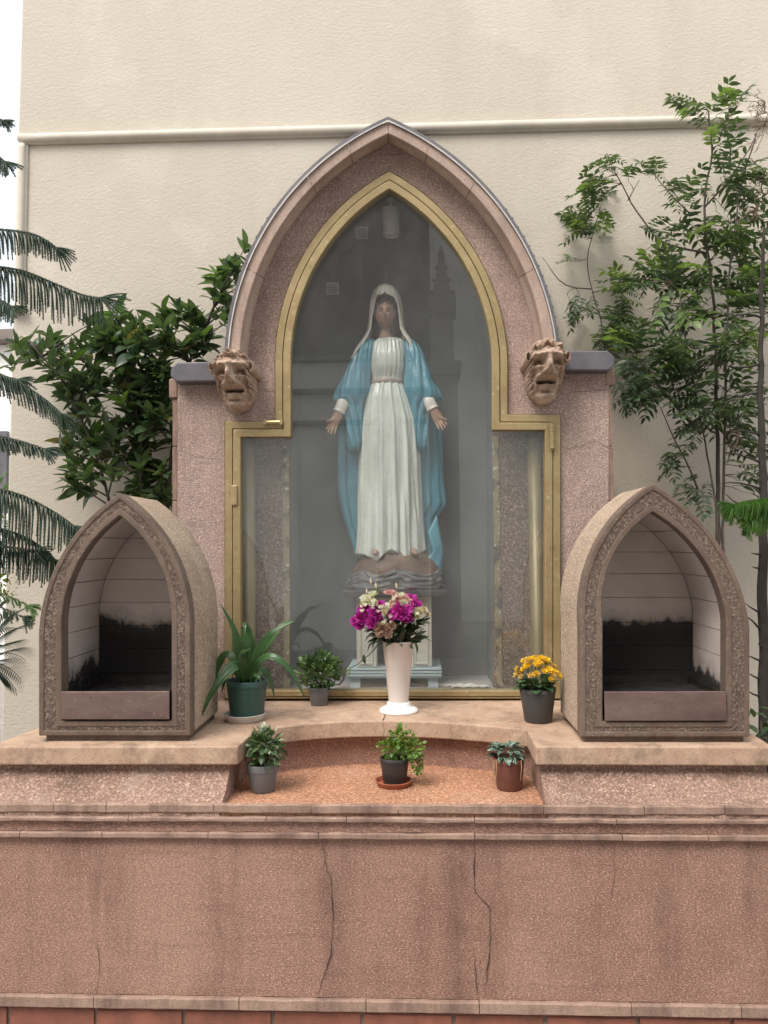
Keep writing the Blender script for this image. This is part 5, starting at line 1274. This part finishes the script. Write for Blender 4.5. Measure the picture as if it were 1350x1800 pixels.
# ---- broad-leaved shrub left of the shrine
sb = at(262, 1150, 3.78)
shrub = empty('evergreen_shrub', (sb.x, sb.y, 0), 'broad-leaved dark evergreen shrub filling the corner left of the shrine', 'shrub')
l1 = leaf_mesh('laurel_leaf_a', m_laurel, w=.42, n=6, fold=.3, curl=.18); l2 = leaf_mesh('laurel_leaf_b', m_laurel, w=.50, n=6, fold=.22, curl=.3); l4 = leaf_mesh('laurel_leaf_d', leafmat('laurel_yellowed_leaf', (0.16, 0.17, 0.05), (0.22, 0.18, 0.07), .3, .45), w=.44, n=6, fold=.2, curl=.45); l5 = leaf_mesh('laurel_leaf_e', m_laurel, w=.36, n=6, fold=.5, curl=-.12)
l3 = leaf_mesh('laurel_leaf_c', m_laurel_new, w=.40, n=6, fold=.4, curl=.05)
trk, tp = branch_tube(shrub, [(sb.x, sb.y, 0), (sb.x + .02, sb.y, .8), at(255, 900, 3.8), at(240, 760, 3.8), at(235, 650, 3.78)], .022, .009, m_bark, 'trunk')
trk2, tp2 = branch_tube(shrub, [(sb.x + .05, sb.y + .03, 0), at(290, 980, 3.82), at(300, 800, 3.85), at(330, 640, 3.86), at(375, 540, 3.86)], .018, .006, m_bark, 'trunk')
trk3, tp3 = branch_tube(shrub, [(sb.x - .05, sb.y, 0), at(225, 1000, 3.75), at(170, 800, 3.7), at(120, 680, 3.66), at(60, 610, 3.6)], .016, .004, m_bark, 'trunk')
stems = tp + tp2 + tp3
blobs = [(400, 520, 34, 52, 13), (330, 580, 46, 42, 17), (205, 590, 52, 34, 17), (270, 640, 75, 45, 27), (180, 690, 80, 48, 27), (245, 740, 62, 60, 30), (205, 800, 68, 50, 25), (270, 850, 36, 50, 18), (70, 612, 50, 22, 10), (118, 645, 28, 24, 6), (152, 840, 34, 26, 6), (285, 700, 30, 60, 10), (150, 775, 46, 40, 11), (245, 885, 45, 26, 12), (175, 615, 60, 30, 10)]
tips = [(285, 545, 1), (330, 545, 0), (378, 478, 1), (433, 432, 1), (437, 462, 0), (275, 560, 0), (205, 548, 1), (160, 570, 0), (245, 585, 1), (300, 600, 1), (355, 590, 1), (25, 600, 0), (20, 640, 0), (130, 858, 0), (415, 470, 0)]
it = []; anchors = []
for cx_, cy_, rx, ry, n in blobs:
    for i in range(n):
        a = U(0, 2 * math.pi); f_ = rnd.random() ** .5; px_, py_ = cx_ + rx * f_ * math.cos(a), cy_ + ry * f_ * math.sin(a)
        if px_ > 302 and py_ > 630: px_ = 302 - U(0, 40)
        anchors.append((px_, py_, U(3.58, 3.98) if px_ < 300 else U(3.72, 4.0), 1 if py_ < cy_ - ry * .4 and rnd.random() < .35 else 0))
anchors += [(x_, y_, 3.78, k) for x_, y_, k in tips]
for i, (px_, py_, Y, young) in enumerate(anchors):
    p = at(px_, py_, Y); q = min(stems, key=lambda v: (v - p).length + (0.12 if v.z > p.z - .05 else 0))
    if (p - q).length > .03 and i % 2 == 0 or i >= len(anchors) - len(tips):
        branch_tube(shrub, [q, q * .4 + p * .6 + Vector((0, 0, .02)), p], .0055, .0022, m_bark, 'branch', 5, .004)
    ax = ((p - q).normalized() * .7 + Vector((0, -.25, .45)) + rv(.25)).normalized()
    nl = rnd.randint(7, 11)
    for k in range(nl):
        a = k * 2.4 + U(-.3, .3); e = U(.25, 1.15); side = ax.orthogonal().normalized(); s2_ = ax.cross(side)
        d = ax * math.cos(e * 1.25) + (side * math.cos(a) + s2_ * math.sin(a)) * math.sin(e * 1.25) + Vector((0, -.12, -.1))
        me = (l3 if rnd.random() < .75 else l1) if young else (l4 if rnd.random() < .035 else rnd.choice((l1, l2, l5)))
        it.append((me, leafM(p - ax * (.012 * k * .5), d, U(19, 42) * Y / FPX, roll=U(-.7, .7))))
leaves(shrub, it, 300)

# ---- araucaria at the left edge: drooping cord-like branchlets
def cord(P_, length, mat, name, parent, rg, r=.0046, needle=.0085):
    """one branchlet: a thin core thick with short needles"""
    mb = MB(); n = len(P_); mb.tube(P_, [r * (1 - .55 * i / (n - 1)) for i in range(n)], 5)
    steps = max(10, int(length / .0036))
    for k in range(steps):
        t = k / steps * (n - 1); i = min(n - 2, int(t)); p = P_[i].lerp(P_[i+1], t - i); d = (P_[i+1] - P_[i]).normalized(); a = d.orthogonal().normalized(); b = d.cross(a)
        for q_ in range(4):
            an = k * 1.1 + q_ * 1.5708 + rg.uniform(-.3, .3); o = a * math.cos(an) + b * math.sin(an); sd_ = d.cross(o) * .0012
            tip = p + o * needle * rg.uniform(.8, 1.2) + d * needle * .75
            mb.v += [tuple(p + o * r * .5 - sd_), tuple(p + o * r * .5 + sd_), tuple(tip)]; m_ = len(mb.v); mb.f.append((m_ - 3, m_ - 2, m_ - 1))
    return mb.build(name, mat, parent, smooth=False)
def frond(root, pts, Y0, Y1, mat, length, droop=1.0, dens=.0085, fan=9, spread=.45, needle=.0085, r0=.007, lenpx=None):
    k = [at(x_, y_, Y0 + (Y1 - Y0) * i / (len(pts) - 1)) for i, (x_, y_) in enumerate(pts)]
    br, D = branch_tube(root, k, r0, .002, m_bark if mat is m_pine else m_twig, 'branch', 6, .003)
    L = sum((b - a).length for a, b in zip(D[:-1], D[1:])); n = int(L / dens); rg = random.Random(int(pts[-1][0] * 7 + pts[-1][1]))
    for i in range(n):
        t = (i + rg.random() * .6) / n * (len(D) - 1); j = min(len(D) - 2, int(t)); p = D[j].lerp(D[j+1], t - j); d = (D[j+1] - D[j]).normalized(); f_ = t / (len(D) - 1)
        sd_ = d.cross(Vector((0, 0, 1))).normalized() * (1 if i % 2 else -1); ln = length * (1 - .55 * f_ ** 2) * rg.uniform(.75, 1.15)
        P_ = []
        for m_ in range(11):
            u = m_ / 10; out = (1 - math.exp(-3.0 * u)) / 3.0
            P_.append(p + (sd_ * spread * rg.uniform(.98, 1.02) + d * .30 + Vector((0, 0, .30))) * ln * out * (1.2) + Vector((0, 0, -1)) * ln * droop * (u ** 1.35) + d * ln * (1 - droop) * u)
        cord(P_, ln, mat, 'branchlet', br, rg, needle=needle)
    p, d = D[-1], (D[-1] - D[-3]).normalized()
    for i in range(fan):
        a = (i / max(1, fan - 1) - .5) * 1.3; sd_ = d.cross(Vector((0, -1, .25))).normalized(); dd = (d * math.cos(a) + sd_ * math.sin(a) + Vector((0, rg.uniform(-.2, .2), 0))).normalized(); ln = length * .55 * rg.uniform(.8, 1.1)
        cord([p + dd * ln * u + Vector((0, 0, -.25 * ln * u * u)) for u in np.linspace(0, 1, 7)], ln, mat, 'branchlet', br, rg, needle=needle)
tb = at(-150, 1100, 3.25)
pine = empty('araucaria_tree', (tb.x, tb.y, 0), 'araucaria with drooping cord-like branchlets reaching in from the left edge', 'tree')
branch_tube(pine, [(tb.x, tb.y, 0), (tb.x, tb.y, 2), (tb.x + .03, tb.y, 4.2)], .06, .025, m_bark, 'trunk', 10)
for pts, ln, dr in (([(-145, 380), (-60, 400), (30, 405), (70, 412), (100, 436)], .16, .95), ([(-145, 440), (-60, 462), (40, 474), (100, 500), (150, 522), (178, 524)], .235, 1.0),
                    ([(-145, 600), (-40, 640), (40, 675), (85, 705), (108, 728)], .17, .8), ([(-145, 640), (-50, 655), (10, 662), (32, 668)], .15, .8), ([(-145, 730), (-40, 758), (40, 776), (80, 790)], .14, .75),
                    ([(-145, 820), (-40, 852), (40, 868), (105, 905), (130, 925)], .26, 1.1), ([(-145, 880), (-40, 920), (30, 935), (75, 960), (98, 985)], .28, 1.1), ([(-145, 930), (-60, 955), (10, 960), (60, 968)], .16, .9),
                    ([(-145, 150), (-60, 190), (-20, 205), (6, 212)], .09, .7), ([(-145, 210), (-60, 240), (-15, 262), (8, 285)], .15, .9), ([(-145, 500), (-60, 512), (0, 525), (22, 540)], .15, 1.0)):
    frond(pine, pts, 3.25 + U(-.05, .1), 3.25 + U(-.15, .1), m_pine, ln, dr)
frond(pine, [(-145, 990), (-60, 1030), (5, 1042), (50, 1065)], 3.2, 3.1, m_pine_new, .10, .6, .016, 8, .7)
frond(pine, [(-145, 1010), (-60, 1050), (0, 1065), (40, 1085)], 3.2, 3.12, m_pine, .11, .7, .016, 8, .6)

# ---- yellow-green shrub and a cycad low at the left edge
yb = at(-10, 1035, 3.55)
ysh = empty('yellow_green_shrub', (yb.x, yb.y, 0), 'small yellow-green shrub at the left edge below the araucaria', 'shrub')
branch_tube(ysh, [(yb.x, yb.y, 0), (yb.x, yb.y, .8), yb], .01, .005, m_bark, 'trunk')
yl = leaf_mesh('yellow_green_leaf', m_yellow_leaf, w=.45, n=4); it = []
for i in range(200):
    p = at(-15 + rnd.gauss(0, 20), 1030 + rnd.gauss(0, 13), 3.5 + U(-.06, .06)); it.append((yl, leafM(p, rv() + Vector((.3, -.3, .5)), U(8, 13) * 3.5 / FPX)))
leaves(ysh, it, 120)
cb_ = at(-45, 1180, 3.35)
cyc = empty('cycad', (cb_.x, cb_.y, 0), 'dark feathery cycad leaning into the picture low at the left edge', 'plant')
branch_tube(cyc, [(cb_.x, cb_.y, 0), (cb_.x, cb_.y, .6), (cb_.x, cb_.y, cb_.z)], .05, .045, m_bark_dark, 'trunk', 10)
m_cyc = leafmat('cycad_leaflet', (0.020, 0.05, 0.028), (0.04, 0.08, 0.04), .15, .35)
cl = leaf_mesh('cycad_leaflet', m_cyc, w=.07, n=3, fold=.4, curl=.1)
for tx, ty, dy in ((42, 1105, 0), (34, 1075, .05), (45, 1160, -.05), (38, 1195, 0), (30, 1215, .06), (10, 1060, .1), (25, 1140, -.1)):
    tip = at(tx, ty, 3.3 + dy); mid = cb_ * .45 + tip * .55 + Vector((0, 0, .10)); n = 26; P_ = [cb_ * (1 - u) ** 2 + mid * 2 * u * (1 - u) + tip * u * u for u in np.linspace(0, 1, n)]
    f_ = MB().tube(P_, [.004 * (1 - .8 * i / n) for i in range(n)], 5).build('frond', m_cyc, cyc); items = []
    for i in range(3, n):
        d = (P_[i] - P_[i-1]).normalized(); sd_ = d.cross(Vector((0, 0, 1))).normalized()
        for s_ in (-1, 1): place('leaflet', cl, leafM(P_[i], sd_ * s_ + d * .7 + Vector((0, 0, .15)), .11 * math.sin(math.pi * (.12 + .85 * i / n)) + .02), f_)

# ---- pinnate saplings right of the shrine
def compound(name, mat, pairs, ll, lw, seed, curl=.25):
    rg = random.Random(seed); mb = MB(); n = pairs * 2 + 3
    def ax(t): return Vector((.05 * math.sin(t * 3 + seed), t, -curl * t * t))
    mb.tube([ax(i / 8) for i in range(9)], [.008 * (1 - .7 * i / 8) for i in range(9)], 4)
    lf = [(t, s_) for t in np.linspace(.26, .95, pairs) for s_ in (-1, 1)] + [(1.0, 0)]
    for t, s_ in lf:
        L = ll * (0.75 + .35 * math.sin(math.pi * min(1, t * .9))) * rg.uniform(.85, 1.15); p = ax(t); d = Vector((s_ * .86, .5 if s_ else 1, -.18 + rg.uniform(-.15, .15))).normalized(); F3 = frame_from(d, Vector((0, 0, 1)), rg.uniform(-.3, .3)); rows = []
        for u, w_ in ((0, .03), (.3, .85), (.6, .8), (1.0, .02)):
            w = lw * w_ * .5; z = -.25 * u * u * L; rows.append([p + F3 @ Vector((-w, u * L, z + w * .25)), p + F3 @ Vector((0, u * L, z)), p + F3 @ Vector((w, u * L, z + w * .25))])
        mb.loft(rows, False)
    me = mb.mesh(name, smooth=True); me.materials.append(mat); return me
cA = [compound('compound_leaf_a', m_ash, 5, .30, .115, 1), compound('compound_leaf_b', m_ash, 6, .27, .10, 2, .45), compound('compound_leaf_c', m_ash, 4, .34, .13, 3, .15)]
cN = [compound('young_compound_leaf_a', m_ash_new, 4, .34, .16, 4, .2), compound('young_compound_leaf_b', m_ash_new, 5, .30, .14, 5, .35)]
def sapling(base_px, Y, label, stems_, clusters, name='sapling_tree', mat=m_bark):
    b = at(*base_px, Y); root = empty(name, (b.x, b.y, 0), label, 'tree'); allp = []
    for i, (pts, r0, r1) in enumerate(stems_):
        k = [at(x_, y_, Y + d) for x_, y_, d in pts]
        if i == 0: k = [Vector((k[0].x + .02, k[0].y, 0))] + k
        o, D = branch_tube(root, k, r0, r1, mat, 'trunk' if i == 0 else 'branch', 7, .008); allp += D[len(D) // 4:] if i == 0 else D
    it = []
    for px_, py_, rx, ry, n, sz, kind in clusters:
        for i in range(int(n * (1.25 if py_ < 420 else 1.75))):
            a = U(0, 2 * math.pi); f_ = rnd.random() ** .6; p = at(px_ + rx * f_ * math.cos(a), py_ + ry * f_ * math.sin(a), Y + U(-.14, .14))
            q = min(allp, key=lambda v: (v - p).length); d = (p - q)
            if d.length > .35: q = p - d.normalized() * .12
            d = d.normalized() if d.length > 1e-4 else Vector((0, 0, 1))
            L = sz * Y / FPX * U(.8, 1.35); dd = (d * 1.0 + Vector((U(-.5, .5), U(-.6, .2), U(-.1, .35)))).normalized(); st_ = p - dd * L * .5
            if i % 2 == 0 and (st_ - q).length > .03: branch_tube(root, [q, (q + st_) / 2 + Vector((0, 0, .01)), st_], .0022, .0012, m_twig, 'twig', 4, .004)
            ml_ = cN if rnd.random() < kind else cA; it.append((rnd.choice(ml_), leafM(st_, dd, L, roll=U(-.5, .5))))
    leaves(root, it, 300, 'compound_leaf', 'leaf_mass'); return root
sapling((1262, 960), 3.78, 'tall slender sapling with feathery pinnate leaves right of the shrine',
        [([(1262, 960, 0), (1262, 800, 0), (1258, 620, 0), (1252, 500, 0), (1240, 420, .02), (1236, 362, .02), (1252, 270, .04), (1246, 195, .05)], .017, .004),
         ([(1237, 365, .02), (1288, 312, 0), (1332, 232, 0)], .005, .002), ([(1244, 446, .02), (1160, 427, .08), (1118, 372, .1), (1076, 292, .12), (1066, 270, .12)], .006, .002), ([(1104, 352, .1), (1124, 316, .1)], .003, .0015),
         ([(1215, 378, .04), (1172, 335, .06), (1140, 295, .08)], .004, .0015), ([(1258, 640, 0), (1300, 540, .05), (1330, 520, .05)], .005, .002), ([(1262, 250, .04), (1285, 180, .04)], .003, .0015), ([(1255, 560, 0), (1205, 520, -.05), (1180, 500, -.05)], .004, .002)],
        [(1218, 182, 20, 16, 6, 55, .1), (1280, 175, 26, 22, 8, 52, .1), (1275, 240, 26, 26, 8, 55, .1), (1240, 205, 16, 12, 3, 48, .1), (1065, 280, 20, 12, 5, 48, .0), (1140, 290, 45, 16, 8, 46, .0), (1055, 325, 26, 26, 9, 50, .1), (1210, 335, 36, 28, 11, 55, .05), (1300, 300, 36, 46, 14, 60, .1),
         (1240, 400, 30, 28, 8, 62, .4), (1290, 420, 40, 36, 12, 62, .3), (1170, 400, 35, 18, 7, 55, .1), (1300, 520, 46, 40, 13, 66, .1), (1210, 490, 44, 30, 12, 62, .5), (1130, 480, 36, 26, 9, 58, .35), (1170, 470, 36, 18, 9, 56, .6), (1195, 545, 50, 24, 10, 62, .3)])
sapling((1276, 930), 3.70, 'second leafy sapling stem close behind the tall sapling, dark lower leaves',
        [([(1270, 930, 0), (1274, 760, 0), (1278, 600, 0), (1282, 470, 0), (1300, 330, 0), (1328, 240, 0)], .011, .003), ([(1276, 640, 0), (1310, 590, .05), (1340, 560, .06)], .004, .002), ([(1274, 740, 0), (1310, 690, .04), (1345, 670, .05)], .004, .002)],
        [(1290, 600, 40, 36, 13, 62, .05), (1300, 690, 40, 40, 14, 60, .0), (1230, 640, 40, 36, 12, 62, .05), (1250, 720, 44, 36, 13, 58, .0), (1310, 780, 34, 36, 9, 55, .0), (1330, 350, 20, 60, 10, 60, .15), (1335, 480, 20, 40, 8, 60, .2), (1320, 840, 30, 30, 6, 50, 0)])
sapling((1246, 900), 3.66, 'thin leaning sapling between the shrine pillar and the tall sapling',
        [([(1258, 880, 0), (1240, 780, 0), (1222, 690, 0), (1206, 600, 0), (1196, 520, 0)], .009, .003), ([(1232, 762, 0), (1200, 725, 0), (1176, 700, 0)], .010, .007), ([(1176, 700, 0), (1140, 655, 0), (1120, 630, 0)], .006, .002), ([(1228, 860, 0), (1190, 780, .02), (1160, 715, .02)], .005, .002)],
        [(1130, 640, 46, 32, 14, 60, .05), (1180, 610, 46, 30, 13, 60, .05), (1200, 670, 40, 30, 12, 58, .0), (1150, 690, 44, 22, 10, 55, .0), (1105, 685, 22, 16, 4, 50, .0), (1215, 740, 30, 30, 8, 52, .0), (1190, 800, 26, 30, 6, 46, .0), (1210, 860, 40, 24, 8, 44, .0), (1115, 600, 30, 26, 8, 55, .1)])
sapling((1075, 900), 4.0, 'wispy pale sapling growing against the wall beside the arch',
        [([(1072, 760, 0), (1066, 620, 0), (1050, 540, 0), (1033, 490, 0), (1032, 440, 0), (1046, 400, 0), (1060, 350, 0)], .008, .002), ([(1038, 508, 0), (990, 505, 0), (970, 480, -.02), (954, 452, -.03)], .0035, .0015), ([(1040, 515, 0), (1060, 508, -.02), (1095, 515, -.03)], .003, .0015), ([(1030, 455, 0), (1015, 460, -.02), (1004, 460, -.02)], .002, .001)],
        [(1035, 380, 34, 26, 12, 48, .1), (1050, 340, 22, 26, 8, 46, .1), (1020, 398, 14, 10, 4, 46, .0), (1008, 545, 12, 22, 5, 46, .0), (1030, 540, 20, 12, 3, 40, .0), (1004, 455, 7, 6, 2, 32, .5), (1085, 560, 26, 26, 8, 48, .1), (1070, 595, 26, 20, 9, 52, .3), (1097, 530, 10, 14, 3, 36, .8), (1100, 500, 20, 12, 4, 44, .2)])
# ---- dark conifer trunk at the right edge with bare twigs
cb2 = at(1342, 1230, 3.42)
con = empty('conifer_tree', (cb2.x, cb2.y, 0), 'dark conifer trunk with bare side twigs at the right edge', 'tree')
branch_tube(con, [(cb2.x, cb2.y, 0), at(1343, 1200, 3.42), at(1341, 900, 3.42), at(1338, 700, 3.42), at(1337, 520, 3.42), at(1344, 400, 3.42)], .034, .006, m_bark_dark, 'trunk', 10, .010)
for a, b, c_ in (((1340, 1110), (1318, 1088), (1305, 1080)), ((1338, 1078), (1322, 1070), (1308, 1060)), ((1340, 1165), (1322, 1155), (1308, 1150)), ((1340, 1225), (1325, 1222), (1312, 1210)), ((1338, 1000), (1330, 998), (1322, 996)), ((1338, 975), (1330, 974), (1322, 972)), ((1340, 1140), (1336, 1135), (1333, 1130)),
                 ((1338, 765), (1310, 755), (1270, 758)), ((1340, 815), (1310, 800), (1272, 795)), ((1338, 690), (1300, 694), (1275, 710)), ((1338, 560), (1310, 548), (1285, 560)), ((1336, 640), (1300, 650), (1270, 640)), ((1340, 1195), (1324, 1190), (1310, 1180)), ((1338, 860), (1300, 845), (1268, 850)), ((1338, 905), (1300, 890), (1275, 868))):
    branch_tube(con, [at(*a, 3.42), at(*b, 3.40), at(*c_, 3.36)], .006, .0015, m_bark_dark, 'twig', 5, .01)
frond(con, [(1352, 880), (1335, 880), (1310, 884), (1290, 890)], 3.3, 3.1, m_pine_new, .17, .55, .006, 12, .7, .012)
frond(con, [(1360, 885), (1345, 892), (1330, 905), (1318, 915)], 3.3, 3.12, m_pine_new, .15, .7, .006, 10, .6, .012)
m_dryt = m_dry
for cx_, cy_, n in ((1335, 190, 16), (1335, 225, 12), (1332, 320, 16), (1322, 380, 12), (1290, 770, 8)):
    q = at(cx_ + 10, cy_ - 10, 3.6)
    for i in range(n):
        p = at(cx_ + rnd.gauss(0, 11), cy_ + rnd.gauss(0, 16), 3.6 + U(-.05, .05)); m_ = (p + q) / 2 + rv(.012)
        MB().tube([q, m_, p, p + rv(.014), p + rv(.02)], [.0015, .0014, .0018, .0016, .001], 4).build('dry_spray', m_dryt, con)
# small leaves at the foot of the wall, right end of the shelf
gp = at(1338, 1262, 3.1)
gpl = empty('ground_plant', (gp.x, gp.y, 0), 'small broad-leaved plant peeping over the right end of the shelf', 'plant'); it = []
branch_tube(gpl, [(gp.x, gp.y, 0), (gp.x, gp.y, .6), gp], .006, .003, m_bark, 'stem')
for i in range(26): it.append((l2, leafM(gp + Vector((U(-.06, .06), U(-.05, .05), U(-.10, .03))), rv() + Vector((0, -.3, .5)), U(.04, .065))))
leaves(gpl, it)
# ---- far things seen past the left end of the wall
fh = empty('white_house', (-7.6, 11, 0), 'bright white house far beyond the left end of the rendered wall', 'house')
MB().box((-12, 11, 0), (-4.5, 15, at(10, 605, 11).z)).build('house_wall', plain('white_far_paint', (0.8, 0.8, 0.78), .8, .03), fh, bevel=.02)
MB().box((-12.2, 10.8, at(10, 605, 11).z + .002), (-4.4, 15.2, at(10, 605, 11).z + .18)).build('roof_edge', m_farstone, fh, bevel=.02)
for k in range(3):
    w_ = MB().box((-11 + k * 2, 10.94, 2.2), (-10 + k * 2, 11.02, 3.4)).build('window', m_slate, fh); MB().box((-11.1 + k * 2, 10.9, 2.1), (-9.9 + k * 2, 11.0, 2.19)).build('sill', m_farpale, w_)
fb = at(8, 850, 5.6)
ft = empty('far_shrub', (fb.x - .3, fb.y, 0), 'pale green shrub beyond the left end of the rendered wall', 'shrub'); it = []
branch_tube(ft, [(fb.x - .3, fb.y, 0), (fb.x - .25, fb.y, 1.0), (fb.x - .2, fb.y, fb.z)], .03, .01, m_bark, 'trunk')
for i in range(420):
    d = rv().normalized() * rnd.random() ** .4; p = fb + Vector((-.25 + d.x * .45, d.y * .4, -.35 + d.z * .5)); it.append((l3 if i % 3 else l1, leafM(p, d + rv(.4) + Vector((0, 0, .4)), U(.05, .09))))
leaves(ft, it, 120)
